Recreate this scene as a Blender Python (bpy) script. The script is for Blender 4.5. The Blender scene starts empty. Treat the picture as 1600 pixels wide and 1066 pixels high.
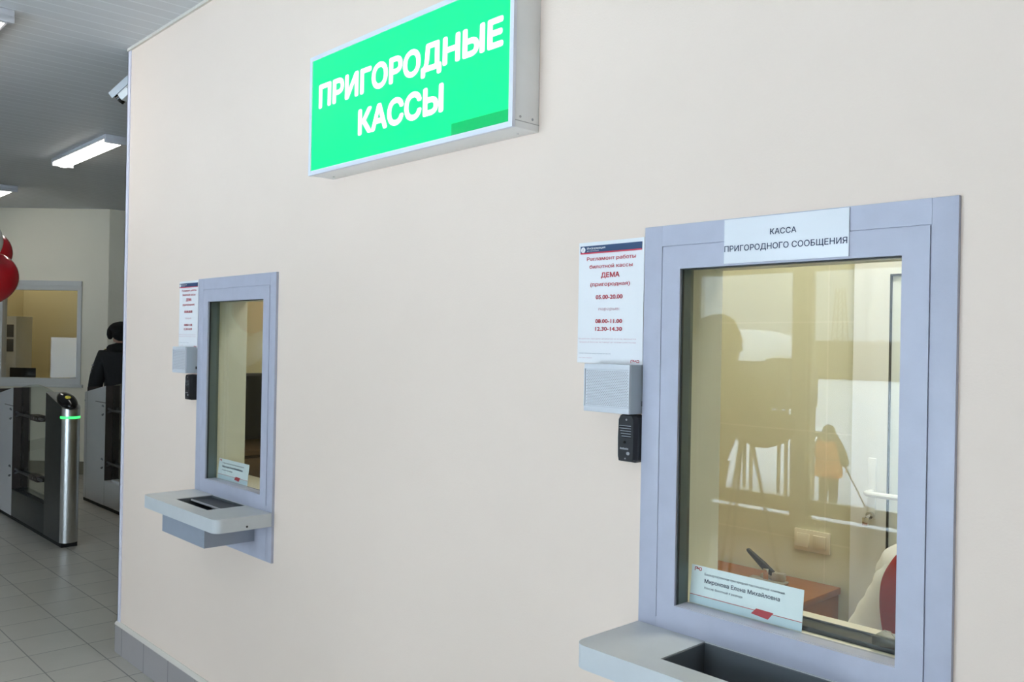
import bpy, bmesh, math, random
from mathutils import Vector, Matrix, Euler, noise

random.seed(7)
SC = bpy.context.scene
COL = SC.collection
PI = math.pi

# ------------------------------------------------------------------ camera
YAW, PITCH, ROLL = .81285, .00253, .0184
cam_d = bpy.data.cameras.new('camera')
cam_d.sensor_width = 36.0
cam_d.lens = 1361.56 * 36.0 / 1600.0
cam_d.clip_start = .05
cam_d.clip_end = 400
cam = bpy.data.objects.new('camera', cam_d)
COL.objects.link(cam)
R0 = Vector((math.cos(YAW), math.sin(YAW), 0))
FW = Vector((-math.sin(YAW) * math.cos(PITCH), math.cos(YAW) * math.cos(PITCH), math.sin(PITCH)))
U0 = R0.cross(FW)
RT = R0 * math.cos(ROLL) + U0 * math.sin(ROLL)
UP = -R0 * math.sin(ROLL) + U0 * math.cos(ROLL)
M = Matrix((RT, UP, -FW)).transposed().to_4x4()
M.translation = Vector((0, -1.65, 1.638))
cam.matrix_world = M
SC.camera = cam

# ------------------------------------------------------------------ world, exposure
SC.view_settings.view_transform = 'Standard'
SC.view_settings.look = 'None'
SC.view_settings.gamma = 1.0
SC.view_settings.exposure = 1.83
SC.view_settings.use_curve_mapping = False
SC.cycles.use_denoising = True
SKY = 1.52           # luminance at the horizon; an overcast sky is three times as bright overhead
world = bpy.data.worlds.new('overcast_sky')
SC.world = world
world.use_nodes = True
wn = world.node_tree.nodes
wl = world.node_tree.links
bg = wn['Background']
wtc = wn.new('ShaderNodeTexCoord')
wno = wn.new('ShaderNodeTexNoise')
wno.inputs['Scale'].default_value = 2.2
wno.inputs['Detail'].default_value = 3
wra = wn.new('ShaderNodeValToRGB')
wra.color_ramp.elements[0].position = .3
wra.color_ramp.elements[0].color = (.64, .79, 1.0, 1)
wra.color_ramp.elements[1].position = .7
wra.color_ramp.elements[1].color = (.74, .86, 1.0, 1)
wl.new(wtc.outputs['Generated'], wno.inputs['Vector'])
wl.new(wno.outputs['Fac'], wra.inputs['Fac'])
wl.new(wra.outputs['Color'], bg.inputs['Color'])
wsp = wn.new('ShaderNodeSeparateXYZ')
wl.new(wtc.outputs['Generated'], wsp.inputs['Vector'])
wmr = wn.new('ShaderNodeMapRange')              # CIE overcast sky: L = Lh (1 + 2 sin elevation)
wmr.inputs['To Min'].default_value = SKY
wmr.inputs['To Max'].default_value = SKY * 3
wl.new(wsp.outputs['Z'], wmr.inputs['Value'])
wl.new(wmr.outputs['Result'], bg.inputs['Strength'])

YB = -5.2            # the glazed wall behind the camera
CEIL = 3.131
# glazed bays (left, right); the pillar between the first two mirrors in the near ticket glass
BAYS = [(-4.86, -3.79), (-3.666, -1.75), (-1.626, .29)]
PORTALS = [((x / 2 + x1 / 2, YB - .14, 1.24), (PI / 2, 0, 0), x1 - x, 2.2) for x, x1 in BAYS]
PORTALS += [((-9.06, YB - .14, 1.2), (PI / 2, 0, 0), .72, .85)]
for p_, r_, sx_, sy_ in PORTALS:
    ld = bpy.data.lights.new('daylight_portal', 'AREA')
    ld.shape = 'RECTANGLE'
    ld.size = sx_
    ld.size_y = sy_
    ld.cycles.is_portal = True
    lo = bpy.data.objects.new('daylight_portal', ld)
    COL.objects.link(lo)
    lo.location = p_
    lo.rotation_euler = r_       # -Z of the lamp looks into the hall


# ------------------------------------------------------------------ materials
def srgb(r, g, b):
    def f(c):
        c /= 255.0
        return c / 12.92 if c <= .04045 else ((c + .055) / 1.055) ** 2.4
    return (f(r), f(g), f(b), 1)


def mat(name, col, rough=.5, metal=0.0, spec=.5, vary=0.0, vscale=12.0, bump=0.0, bscale=80.0, coat=0.0):
    m = bpy.data.materials.new(name)
    m.use_nodes = True
    n, l = m.node_tree.nodes, m.node_tree.links
    b = n['Principled BSDF']
    c = col if len(col) == 4 else (*col, 1)
    b.inputs['Base Color'].default_value = c
    b.inputs['Roughness'].default_value = rough
    b.inputs['Metallic'].default_value = metal
    b.inputs['Specular IOR Level'].default_value = spec
    b.inputs['Coat Weight'].default_value = coat
    tc = n.new('ShaderNodeTexCoord')
    if vary:
        t = n.new('ShaderNodeTexNoise')
        t.inputs['Scale'].default_value = vscale
        t.inputs['Detail'].default_value = 4
        l.new(tc.outputs['Object'], t.inputs['Vector'])
        mp = n.new('ShaderNodeMapRange')
        mp.inputs['From Min'].default_value = .25
        mp.inputs['From Max'].default_value = .75
        mp.inputs['To Min'].default_value = 1 - vary
        mp.inputs['To Max'].default_value = 1 + vary
        l.new(t.outputs['Fac'], mp.inputs['Value'])
        mx = n.new('ShaderNodeVectorMath')
        mx.operation = 'SCALE'
        mx.inputs[0].default_value = c[:3]
        l.new(mp.outputs['Result'], mx.inputs['Scale'])
        l.new(mx.outputs['Vector'], b.inputs['Base Color'])
    if bump:
        t = n.new('ShaderNodeTexNoise')
        t.inputs['Scale'].default_value = bscale
        t.inputs['Detail'].default_value = 3
        l.new(tc.outputs['Object'], t.inputs['Vector'])
        bp = n.new('ShaderNodeBump')
        bp.inputs['Strength'].default_value = bump
        bp.inputs['Distance'].default_value = .002
        l.new(t.outputs['Fac'], bp.inputs['Height'])
        l.new(bp.outputs['Normal'], b.inputs['Normal'])
    return m


def emit(name, col, strength, rough=.3, base=.3):
    m = bpy.data.materials.new(name)
    m.use_nodes = True
    b = m.node_tree.nodes['Principled BSDF']
    b.inputs['Base Color'].default_value = (*[c * base for c in col[:3]], 1)
    b.inputs['Roughness'].default_value = rough
    b.inputs['Emission Color'].default_value = col if len(col) == 4 else (*col, 1)
    b.inputs['Emission Strength'].default_value = strength
    return m


def glass(name, tint, ior=1.5):
    """A clear pane: it lets light straight through with a tint and mirrors by Fresnel on both faces."""
    m = bpy.data.materials.new(name)
    m.use_nodes = True
    n, l = m.node_tree.nodes, m.node_tree.links
    n.remove(n['Principled BSDF'])
    out = n['Material Output']
    tr = n.new('ShaderNodeBsdfTransparent')
    tr.inputs['Color'].default_value = (*tint, 1)
    gl = n.new('ShaderNodeBsdfGlossy')
    gl.inputs['Roughness'].default_value = 0.0
    ge = n.new('ShaderNodeNewGeometry')
    mr = n.new('ShaderNodeMapRange')
    mr.inputs['To Min'].default_value = ior
    mr.inputs['To Max'].default_value = 1 / ior
    l.new(ge.outputs['Backfacing'], mr.inputs['Value'])
    fr = n.new('ShaderNodeFresnel')
    l.new(mr.outputs['Result'], fr.inputs['IOR'])
    mx = n.new('ShaderNodeMixShader')
    l.new(fr.outputs['Fac'], mx.inputs['Fac'])
    l.new(tr.outputs['BSDF'], mx.inputs[1])
    l.new(gl.outputs['BSDF'], mx.inputs[2])
    l.new(mx.outputs['Shader'], out.inputs['Surface'])
    return m


def grid_mat(name, col, joint, sx, sy, ox, oy, jw, rough, axes='XY', vary=.06, spec=.5):
    """Square tiles: joints at multiples of sx / sy in object coordinates."""
    m = bpy.data.materials.new(name)
    m.use_nodes = True
    n, l = m.node_tree.nodes, m.node_tree.links
    b = n['Principled BSDF']
    b.inputs['Roughness'].default_value = rough
    b.inputs['Specular IOR Level'].default_value = spec
    tc = n.new('ShaderNodeTexCoord')
    sp = n.new('ShaderNodeSeparateXYZ')
    l.new(tc.outputs['Object'], sp.inputs['Vector'])

    def math_(op, a, c=None):
        q = n.new('ShaderNodeMath')
        q.operation = op
        for i, v in enumerate((a, c)):
            if v is None:
                continue
            if isinstance(v, (int, float)):
                q.inputs[i].default_value = v
            else:
                l.new(v, q.inputs[i])
        return q.outputs[0]
    masks, cells = [], []
    for ax, s, o in ((axes[0], sx, ox), (axes[1], sy, oy)):
        if not s:
            continue
        v = math_('DIVIDE', math_('SUBTRACT', sp.outputs[ax], o), s)
        fr = math_('FRACT', v)
        masks.append(math_('LESS_THAN', math_('ABSOLUTE', math_('SUBTRACT', fr, .5)), .5 - jw / s / 2))
        cells.append(math_('FLOOR', v))
    k = masks[0] if len(masks) == 1 else math_('MULTIPLY', masks[0], masks[1])
    cb = n.new('ShaderNodeCombineXYZ')
    for i, c in enumerate(cells):
        l.new(c, cb.inputs[i])
    wnz = n.new('ShaderNodeTexWhiteNoise')
    l.new(cb.outputs['Vector'], wnz.inputs['Vector'])
    nz = n.new('ShaderNodeTexNoise')
    nz.inputs['Scale'].default_value = 9
    nz.inputs['Detail'].default_value = 5
    l.new(tc.outputs['Object'], nz.inputs['Vector'])
    s1 = math_('ADD', math_('MULTIPLY', wnz.outputs['Value'], vary), math_('MULTIPLY', nz.outputs['Fac'], vary * 1.5))
    s1 = math_('ADD', s1, 1 - vary * 1.25)
    sc = n.new('ShaderNodeVectorMath')
    sc.operation = 'SCALE'
    sc.inputs[0].default_value = col[:3]
    l.new(s1, sc.inputs['Scale'])
    mx = n.new('ShaderNodeMix')
    mx.data_type = 'RGBA'
    l.new(k, mx.inputs['Factor'])
    mx.inputs['A'].default_value = joint
    l.new(sc.outputs['Vector'], mx.inputs['B'])
    l.new(mx.outputs['Result'], b.inputs['Base Color'])
    bp = n.new('ShaderNodeBump')
    bp.inputs['Strength'].default_value = .35
    bp.inputs['Distance'].default_value = .002
    l.new(k, bp.inputs['Height'])
    l.new(bp.outputs['Normal'], b.inputs['Normal'])
    return m


def brushed(name, col, rough=.32):
    m = mat(name, col, rough, 1.0)
    n, l = m.node_tree.nodes, m.node_tree.links
    b = n['Principled BSDF']
    tc = n.new('ShaderNodeTexCoord')
    mp = n.new('ShaderNodeMapping')
    mp.inputs['Scale'].default_value = (40, 40, 1.5)
    t = n.new('ShaderNodeTexNoise')
    t.inputs['Scale'].default_value = 6
    l.new(tc.outputs['Object'], mp.inputs['Vector'])
    l.new(mp.outputs['Vector'], t.inputs['Vector'])
    r = n.new('ShaderNodeMapRange')
    r.inputs['To Min'].default_value = rough - .08
    r.inputs['To Max'].default_value = rough + .1
    l.new(t.outputs['Fac'], r.inputs['Value'])
    l.new(r.outputs['Result'], b.inputs['Roughness'])
    return m


MT = {}
MT['wall'] = mat('beige_wallpaper', (.885, .727, .61), .75, vary=.012, vscale=2.5, bump=.16, bscale=190)
MT['wall_far'] = mat('cream_paint', (.90, .84, .69), .7, vary=.015, vscale=2, bump=.1, bscale=150)
MT['hall_wall'] = mat('hall_wall_paint', (.74, .69, .60), .75, vary=.02, vscale=2)
MT['booth_wall'] = grid_mat('yellow_wall_panel', (.70, .69, .53), (.75, .73, .58, 1), .62, .42, -.34, .06, .006, .6, 'XZ', .02)
MT['booth_plain'] = mat('booth_cream_paint', (.72, .66, .46), .7, vary=.02)
MT['reveal'] = mat('grey_reveal_plaster', (.80, .81, .70), .75, vary=.02)
MT['ceiling'] = grid_mat('slatted_ceiling', (.60, .61, .62), (.71, .725, .74, 1), .1, 0, 0, 0, .011, .5, 'XY', .04)
MT['booth_ceiling'] = mat('white_ceiling_paint', (.75, .75, .72), .8)
MT['floor'] = grid_mat('grey_beige_floor_tiles', (.515, .488, .43), (.20, .195, .175, 1), .295, .287, -4.60, -.08, .006, .33, 'XY', .07)
MT['bbtile'] = grid_mat('grey_skirting_tiles', (.38, .345, .335), (.18, .165, .16, 1), .295, 0, -4.592, 0, .006, .4, 'XY', .05)
MT['lip'] = mat('skirting_plaster_lip', (.72, .66, .58), .7)
MT['cornertrim'] = mat('pale_corner_trim', (.82, .80, .90), .45)
MT['frame'] = mat('grey_painted_metal', (.50, .505, .595), .42, vary=.035, vscale=22, bump=.1, bscale=260)
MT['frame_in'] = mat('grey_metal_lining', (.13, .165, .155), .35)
MT['shelf'] = mat('grey_shelf_paint', (.62, .635, .64), .4, vary=.03, vscale=18, bump=.08, bscale=260)
MT['traybox'] = mat('grey_tray_paint', (.33, .36, .42), .45, vary=.04, vscale=18)
MT['tray_inner'] = mat('dark_grey_tray_inside', (.13, .145, .16), .45)
MT['lid'] = mat('dark_tray_lid', (.022, .025, .028), .4)
MT['lid_edge'] = mat('tray_lid_edge', (.6, .6, .62), .35)
MT['seal'] = mat('dark_seal', (.03, .035, .035), .6)
MT['glass'] = glass('ticket_glass', (.97, .975, .945), 1.37)
MT['officeglass'] = glass('office_window_glass', (.97, .98, .975), 1.27)
MT['clear'] = glass('clear_window_glass', (.96, .98, .975), 1.38)
MT['gateglass'] = glass('gate_glass', (.93, .965, .95), 1.5)
MT['acrylic'] = glass('smoked_acrylic', (.62, .64, .66), 1.45)
MT['paper'] = mat('white_paper', (.88, .87, .87), .6)
MT['plate'] = mat('white_plastic_plate', (.85, .86, .88), .35)
MT['card'] = mat('pale_blue_card', (.84, .92, .98), .5)
MT['card_low'] = mat('pale_blue_card_foot', (.62, .76, .86), .5)
MT['ink_navy'] = mat('navy_ink', (.035, .05, .10), .6)
MT['ink_red'] = mat('red_ink', (.55, .05, .07), .6)
MT['ink_pale'] = mat('pale_red_ink', (.62, .33, .36), .6)
MT['ink_grey'] = mat('grey_ink', (.22, .22, .26), .6)
MT['band_navy'] = mat('navy_band', (.03, .07, .16), .5)
MT['band_red'] = mat('red_band', (.62, .04, .08), .5)
MT['green'] = emit('backlit_green_film', (.0, .60, .165), .64, .3, 0.0)
MT['green_dim'] = emit('green_backlight_shade', (.0, .60, .165), .30, .3, 0.0)
MT['letters'] = emit('backlit_white_letters', (1.0, 1.0, .94), .60)
MT['signwhite'] = mat('sign_white_frame', (.80, .82, .90), .4)
MT['signgrey'] = mat('sign_aluminium', (.90, .895, .88), .45, vary=.01)
MT['screw'] = mat('screw_steel', (.45, .45, .46), .35, 1.0)
MT['spk'] = mat('pale_grey_enamel', (.68, .69, .72), .4)
MT['spk_side'] = mat('grey_enamel_side', (.50, .54, .57), .45)
MT['black'] = mat('black_plastic', (.022, .022, .025), .38)
MT['blackhole'] = mat('black_slot', (.006, .006, .007), .8)
MT['silver'] = mat('silver_print', (.42, .42, .44), .35, .6)
MT['steel'] = brushed('brushed_stainless', (.56, .56, .55), .3)
MT['steel_dk'] = brushed('dark_brushed_stainless', (.30, .31, .33), .38)
MT['steel_side'] = mat('steel_bright_reflection', (.78, .78, .80), .4, .3, vary=.03, vscale=3)  # gate steel with its brighter reflections put into the colour
MT['steel_dark_refl'] = brushed('steel_dark_reflection', (.17, .19, .21), .36)  # same gate steel, reflection of the dark hall put into the colour
MT['gate_dark'] = mat('gate_inner_face', (.045, .035, .032), .4)
MT['plinth'] = mat('black_plinth', (.012, .012, .012), .6)
MT['led'] = emit('green_led_strip', (.03, .9, .11), .85)
MT['led_off'] = mat('unlit_led_strip', (.03, .05, .045), .3)
MT['reader'] = mat('glossy_black_reader', (.008, .008, .009), .12)
MT['yellow'] = mat('yellow_mark', (.75, .62, .06), .5)
MT['lampbody'] = mat('lamp_housing', (.62, .62, .66), .45)
MT['lamp'] = emit('lamp_diffuser', (1.0, .97, .90), 2.4)
MT['boothlamp'] = emit('booth_lamp_diffuser', (1.0, .99, .95), 6.6)
MT['farboothlamp'] = emit('far_booth_lamp_diffuser', (1.0, .98, .93), 4.0)
MT['officelamp'] = emit('office_lamp_diffuser', (1.0, .98, .92), 1.9)
MT['camwhite'] = mat('white_camera_shell', (.78, .80, .80), .35)
MT['camgrey'] = mat('grey_camera_shell', (.48, .52, .56), .4)
MT['redball'] = mat('red_balloon_latex', (.62, .012, .025), .18, coat=.3)
MT['whiteball'] = mat('white_balloon_latex', (.82, .80, .78), .2, coat=.3)
MT['ribbon'] = mat('white_ribbon', (.8, .8, .8), .4)
MT['wood'] = mat('orange_wood', (.34, .125, .03), .4, vary=.12, vscale=14)
MT['wood_dk'] = mat('brown_wood', (.105, .06, .026), .45, vary=.12, vscale=14)
MT['pvc'] = mat('white_pvc', (.82, .83, .82), .35)
MT['pvcglass'] = mat('white_door_infill', (.78, .82, .80), .3)
MT['gasket'] = mat('black_gasket', (.02, .02, .02), .6)
MT['switch'] = mat('cream_switch_plastic', (.82, .76, .62), .35)
MT['chrome'] = mat('chrome', (.7, .7, .7), .15, 1.0)
MT['stap'] = mat('beige_stapler_metal', (.42, .40, .34), .4, .3)
MT['skin'] = mat('skin', (.58, .33, .23), .55)
MT['shirt'] = mat('white_shirt_cotton', (.80, .79, .76), .8, bump=.3, bscale=30)
MT['vest'] = mat('red_waistcoat', (.50, .018, .022), .75)
MT['hair'] = mat('brown_hair', (.06, .035, .02), .6, bump=.6, bscale=120)
MT['coat_blk'] = mat('black_uniform_cloth', (.009, .010, .012), .8)
MT['fur'] = mat('black_fur', (.006, .006, .006), .95, bump=1.0, bscale=160)
MT['coat_dk'] = mat('dark_olive_coat', (.05, .05, .03), .85)
MT['coat_gr'] = mat('dark_grey_work_jacket', (.07, .07, .055), .85)
MT['trous'] = mat('dark_trousers', (.03, .03, .03), .85)
MT['boot'] = mat('black_boots', (.015, .015, .015), .5)
MT['orange'] = mat('orange_hi_vis', (1.0, .30, .07), .7)
MT['gold'] = mat('gold_badge', (.55, .43, .06), .4, .5)
MT['badge_gr'] = mat('grey_patch', (.35, .33, .33), .7)
MT['snow'] = mat('snow', (.92, .93, .94), .85, vary=.03, vscale=.4)
MT['fence'] = mat('dark_boundary_fence', (.16, .13, .08), .9, vary=.15, vscale=.5)
MT['wagon'] = mat('dark_wagon_steel', (.10, .09, .06), .7, vary=.15, vscale=2)
MT['mast'] = mat('grey_mast_steel', (.35, .34, .30), .6)
MT['window_frame'] = mat('tan_window_profile', (.40, .35, .22), .5)
MT['paper_grey'] = mat('grey_office_paper', (.62, .66, .70), .6)
MT['blind'] = mat('pale_blue_blind', (.46, .52, .60), .7)
MT['cab_grey'] = mat('grey_cabinet_panel', (.12, .12, .13), .5)
MT['screen'] = mat('dark_monitor_screen', (.012, .012, .014), .25)
MT['disc'] = mat('screen_grey_disc', (.36, .36, .40), .5)
MT['disc_red'] = mat('screen_red_letters', (.60, .05, .03), .5)


# ------------------------------------------------------------------ mesh helpers
def BM():
    return bmesh.new()


def _mi(bm, n0, mi):
    bm.faces.ensure_lookup_table()
    for f in bm.faces[n0:]:
        f.material_index = mi


def bx(bm, x0, x1, y0, y1, z0, z1, bev=0.0, mi=0, seg=2):
    n0 = len(bm.faces)
    x0, x1 = min(x0, x1), max(x0, x1)
    y0, y1 = min(y0, y1), max(y0, y1)
    z0, z1 = min(z0, z1), max(z0, z1)
    t = bmesh.new() if bev else bm
    v = [t.verts.new((x, y, z)) for x in (x0, x1) for y in (y0, y1) for z in (z0, z1)]
    for q in ((0, 1, 3, 2), (4, 6, 7, 5), (0, 4, 5, 1), (2, 3, 7, 6), (0, 2, 6, 4), (1, 5, 7, 3)):
        t.faces.new([v[i] for i in q])
    if bev:
        bmesh.ops.bevel(t, geom=t.edges[:], offset=bev, segments=seg, affect='EDGES', profile=.5)
        merge(bm, t)
    _mi(bm, n0, mi)


def merge(bm, t, mtx=None):
    """Adds the geometry of bmesh t to bm and frees t."""
    vm = {}
    for v in t.verts:
        vm[v] = bm.verts.new(mtx @ v.co if mtx else v.co)
    for f in t.faces:
        try:
            g = bm.faces.new([vm[v] for v in f.verts])
            g.material_index = f.material_index
            g.smooth = f.smooth
        except ValueError:
            pass
    t.free()


def frame_of(d):
    d = Vector(d).normalized()
    a = Vector((0, 0, 1)) if abs(d.z) < .9 else Vector((1, 0, 0))
    u = d.cross(a).normalized()
    return u, d.cross(u).normalized()


def cone(bm, p0, p1, r0, r1=None, seg=16, mi=0):
    r1 = r0 if r1 is None else r1
    n0 = len(bm.faces)
    p0, p1 = Vector(p0), Vector(p1)
    u, w = frame_of(p1 - p0)
    rings = []
    for p, r in ((p0, r0), (p1, r1)):
        rings.append([bm.verts.new(p + (u * math.cos(2 * PI * i / seg) + w * math.sin(2 * PI * i / seg)) * r) for i in range(seg)])
    for i in range(seg):
        j = (i + 1) % seg
        bm.faces.new((rings[0][i], rings[0][j], rings[1][j], rings[1][i]))
    bm.faces.new(rings[0][::-1])
    bm.faces.new(rings[1])
    _mi(bm, n0, mi)


def tube(bm, pts, r, seg=8, mi=0):
    n0 = len(bm.faces)
    pts = [Vector(p) for p in pts]
    rings = []
    u = None
    for i, p in enumerate(pts):
        d = (pts[min(i + 1, len(pts) - 1)] - pts[max(i - 1, 0)]).normalized()
        if u is None:
            u, w = frame_of(d)
        else:
            u = (u - d * u.dot(d)).normalized()
            w = d.cross(u)
        rr = r[i] if isinstance(r, (list, tuple)) else r
        rings.append([bm.verts.new(p + (u * math.cos(2 * PI * k / seg) + w * math.sin(2 * PI * k / seg)) * rr) for k in range(seg)])
    for a, b in zip(rings, rings[1:]):
        for k in range(seg):
            j = (k + 1) % seg
            bm.faces.new((a[k], a[j], b[j], b[k]))
    bm.faces.new(rings[0][::-1])
    bm.faces.new(rings[-1])
    _mi(bm, n0, mi)


def ell(bm, c, r, rot=None, seg=24, ring=16, mi=0):
    n0 = len(bm.faces)
    t = bmesh.new()
    bmesh.ops.create_uvsphere(t, u_segments=seg, v_segments=ring, radius=1)
    m = Matrix.Translation(Vector(c)) @ (Euler(rot).to_matrix().to_4x4() if rot else Matrix()) @ Matrix.Diagonal((*r, 1))
    merge(bm, t, m)
    _mi(bm, n0, mi)


def prism(bm, poly, y0, y1, mtx=None, mi=0):
    """polygon in (x, z) pushed from y0 to y1"""
    n0 = len(bm.faces)
    t = bmesh.new()
    a = [t.verts.new((x, y0, z)) for x, z in poly]
    b = [t.verts.new((x, y1, z)) for x, z in poly]
    t.faces.new(a)
    t.faces.new(b[::-1])
    for i in range(len(a)):
        j = (i + 1) % len(a)
        t.faces.new((a[j], a[i], b[i], b[j]))
    bmesh.ops.recalc_face_normals(t, faces=t.faces[:])
    merge(bm, t, mtx)
    _mi(bm, n0, mi)


def slab_xy(bm, poly, z0, z1, mi=0):
    """polygon in (x, y) pushed from z0 to z1"""
    prism(bm, [(x, y) for x, y in poly], z0, z1, Matrix(((1, 0, 0, 0), (0, 0, 1, 0), (0, 1, 0, 0), (0, 0, 0, 1))), mi)


def ring(bm, outer, inner, y0, y1, mi=0):
    """rectangular ring in the xz plane; outer / inner = (x0, x1, z0, z1)"""
    ox0, ox1, oz0, oz1 = outer
    ix0, ix1, iz0, iz1 = inner
    n0 = len(bm.faces)
    rings = []
    for y in (y0, y1):
        o = [bm.verts.new((x, y, z)) for x, z in ((ox0, oz0), (ox1, oz0), (ox1, oz1), (ox0, oz1))]
        i = [bm.verts.new((x, y, z)) for x, z in ((ix0, iz0), (ix1, iz0), (ix1, iz1), (ix0, iz1))]
        rings.append((o, i))
    (o0, i0), (o1, i1) = rings
    for k in range(4):
        j = (k + 1) % 4
        bm.faces.new((o0[k], o0[j], i0[j], i0[k]))
        bm.faces.new((o1[j], o1[k], i1[k], i1[j]))
        bm.faces.new((o0[j], o0[k], o1[k], o1[j]))
        bm.faces.new((i0[k], i0[j], i1[j], i1[k]))
    _mi(bm, n0, mi)


def obj(name, bm, mats, parent=None, loc=None, smooth=35):
    bmesh.ops.recalc_face_normals(bm, faces=bm.faces[:])
    me = bpy.data.meshes.new(name)
    bm.to_mesh(me)
    bm.free()
    for m in (mats if isinstance(mats, (list, tuple)) else [mats]):
        me.materials.append(MT[m] if isinstance(m, str) else m)
    if smooth:
        me.shade_smooth()
        me.set_sharp_from_angle(angle=math.radians(smooth))
    o = bpy.data.objects.new(name, me)
    COL.objects.link(o)
    if parent:
        o.parent = parent
    if loc:
        o.location = loc
    return o


def tag(o, label, cat, group=None):
    o['label'] = label
    o['category'] = cat
    if group:
        o['group'] = group
    return o


def thing(name, label, cat, loc=(0, 0, 0), rz=0, group=None):
    o = bpy.data.objects.new(name, None)
    o.empty_display_size = .1
    COL.objects.link(o)
    o.location = loc
    o.rotation_euler = (0, 0, rz)
    return tag(o, label, cat, group)


def struct(name, bm, mats, parent=None, smooth=35):
    o = obj(name, bm, mats, parent, None, smooth)
    if parent is None:
        o['kind'] = 'structure'
    return o


def copy_thing(root, loc, label, rz=None, skip=()):
    r = root.copy()
    COL.objects.link(r)
    r.location = loc
    if rz is not None:
        r.rotation_euler = (0, 0, rz)
    r['label'] = label
    for ch in list(root.children):
        if ch.name.split('.')[0] in skip:
            continue
        c = ch.copy()
        COL.objects.link(c)
        c.parent = r
        for g in list(ch.children):
            d = g.copy()
            COL.objects.link(d)
            d.parent = c
    return r


# lettering ---------------------------------------------------------
_tc = {}


def _cross(o, a, b):
    return (a[0] - o[0]) * (b[1] - o[1]) - (a[1] - o[1]) * (b[0] - o[0])


def _earclip(P, idx):
    """triangles of a simple counter-clockwise polygon given as indices into P"""
    idx = list(idx)
    out = []
    guard = 0
    while len(idx) > 3 and guard < 4000:
        guard += 1
        best = None
        n = len(idx)
        for i in range(n):
            a, b, c = idx[i - 1], idx[i], idx[(i + 1) % n]
            cr = _cross(P[a], P[b], P[c])
            if cr <= 1e-12:
                if abs(cr) <= 1e-12:
                    best = (i, None)
                    break
                continue
            ok = True
            for q in idx:
                p = P[q]
                if q in (a, b, c) or (p - P[a]).length < 1e-7 or (p - P[b]).length < 1e-7 or (p - P[c]).length < 1e-7:
                    continue
                if _cross(P[a], P[b], p) >= -1e-12 and _cross(P[b], P[c], p) >= -1e-12 and _cross(P[c], P[a], p) >= -1e-12:
                    ok = False
                    break
            if ok:
                best = (i, (a, b, c))
                break
        if best is None:
            break
        if best[1]:
            out.append(best[1])
        idx.pop(best[0])
    if len(idx) == 3:
        out.append(tuple(idx))
    return out


def _fill(outer, holes, P):
    """appends the points of a contour with holes to P and returns its triangles"""
    def add(l_, ccw):
        ar = sum(p.x * q.y - q.x * p.y for p, q in zip(l_, l_[1:] + l_[:1]))
        l_ = l_ if (ar > 0) == ccw else l_[::-1]
        n = len(P)
        P.extend(l_)
        return list(range(n, n + len(l_)))
    ring_ = add(outer, True)
    hs = sorted((add(h, False) for h in holes), key=lambda h: -max(P[i].x for i in h))
    for h in hs:
        m = max(range(len(h)), key=lambda i: P[h[i]].x)
        h = h[m:] + h[:m]
        p = P[h[0]]

        def clear(j):
            q = P[ring_[j]]
            for u, w_ in zip(ring_, ring_[1:] + ring_[:1]):
                a, b = P[u], P[w_]
                if ring_[j] in (u, w_) or (a - q).length < 1e-9 or (b - q).length < 1e-9:
                    continue
                if _cross(p, q, a) * _cross(p, q, b) < 0 and _cross(a, b, p) * _cross(a, b, q) < 0:
                    return False
            return True
        cand = sorted((j for j in range(len(ring_)) if P[ring_[j]].x >= p.x), key=lambda j: (P[ring_[j]] - p).length)
        j = next((c for c in cand if clear(c)), cand[0] if cand else 0)
        ring_ = ring_[:j + 1] + h + [h[0]] + ring_[j:]
    return _earclip(P, ring_)


def _inside(p, poly):
    c = False
    for (x0, y0, _), (x1, y1, _) in zip(poly, poly[1:] + poly[:1]):
        if (y0 > p[1]) != (y1 > p[1]) and p[0] < (x1 - x0) * (p[1] - y0) / (y1 - y0) + x0:
            c = not c
    return c


def _glyphs(s, bold, shear=0.0):
    """outlines of a line of text, filled contour by contour (the font's contours overlap)"""
    k = (s, shear)
    if k in _tc:
        return _tc[k]
    cu = bpy.data.curves.new('lettering', 'FONT')
    cu.body = s
    cu.size = 1
    cu.shear = shear
    cu.resolution_u = 4
    cu.fill_mode = 'NONE'
    o = bpy.data.objects.new('lettering', cu)
    COL.objects.link(o)
    dg = bpy.context.evaluated_depsgraph_get()
    me = o.evaluated_get(dg).to_mesh()
    co = [v.co.copy() for v in me.vertices]
    nb = {}
    for ed in me.edges:
        i, j = ed.vertices
        nb.setdefault(i, []).append(j)
        nb.setdefault(j, []).append(i)
    o.evaluated_get(dg).to_mesh_clear()
    bpy.data.objects.remove(o)
    bpy.data.curves.remove(cu)
    seen, loops = set(), []
    for i in range(len(co)):
        if i in seen or i not in nb:
            continue
        lp, p, c = [i], None, i
        seen.add(i)
        while True:
            n = [q for q in nb[c] if q != p and q not in seen]
            if not n:
                break
            p, c = c, n[0]
            seen.add(c)
            lp.append(c)
        pts = []
        for q in lp:
            if not pts or (co[q] - pts[-1]).length > 1e-5:
                pts.append(co[q])
        if len(pts) > 2:
            loops.append(pts)

    def area(l_):
        return sum(p.x * q.y - q.x * p.y for p, q in zip(l_, l_[1:] + l_[:1])) / 2
    ar = [area(l_) for l_ in loops]
    sign = 1 if sum(ar) > 0 else -1
    outer = [l_ for l_, a_ in zip(loops, ar) if a_ * sign > 0]
    inner = []
    for l_, a_ in zip(loops, ar):
        if a_ * sign <= 0:
            (inner if any(_inside(l_[0], q) for q in outer) else outer).append(l_)
    vs, fs = [], []
    for l_ in list(outer):
        fs += _fill(l_, [h for h in inner if _inside(h[0], l_)], vs)
    _tc[k] = (vs, fs)
    return _tc[k]


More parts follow.
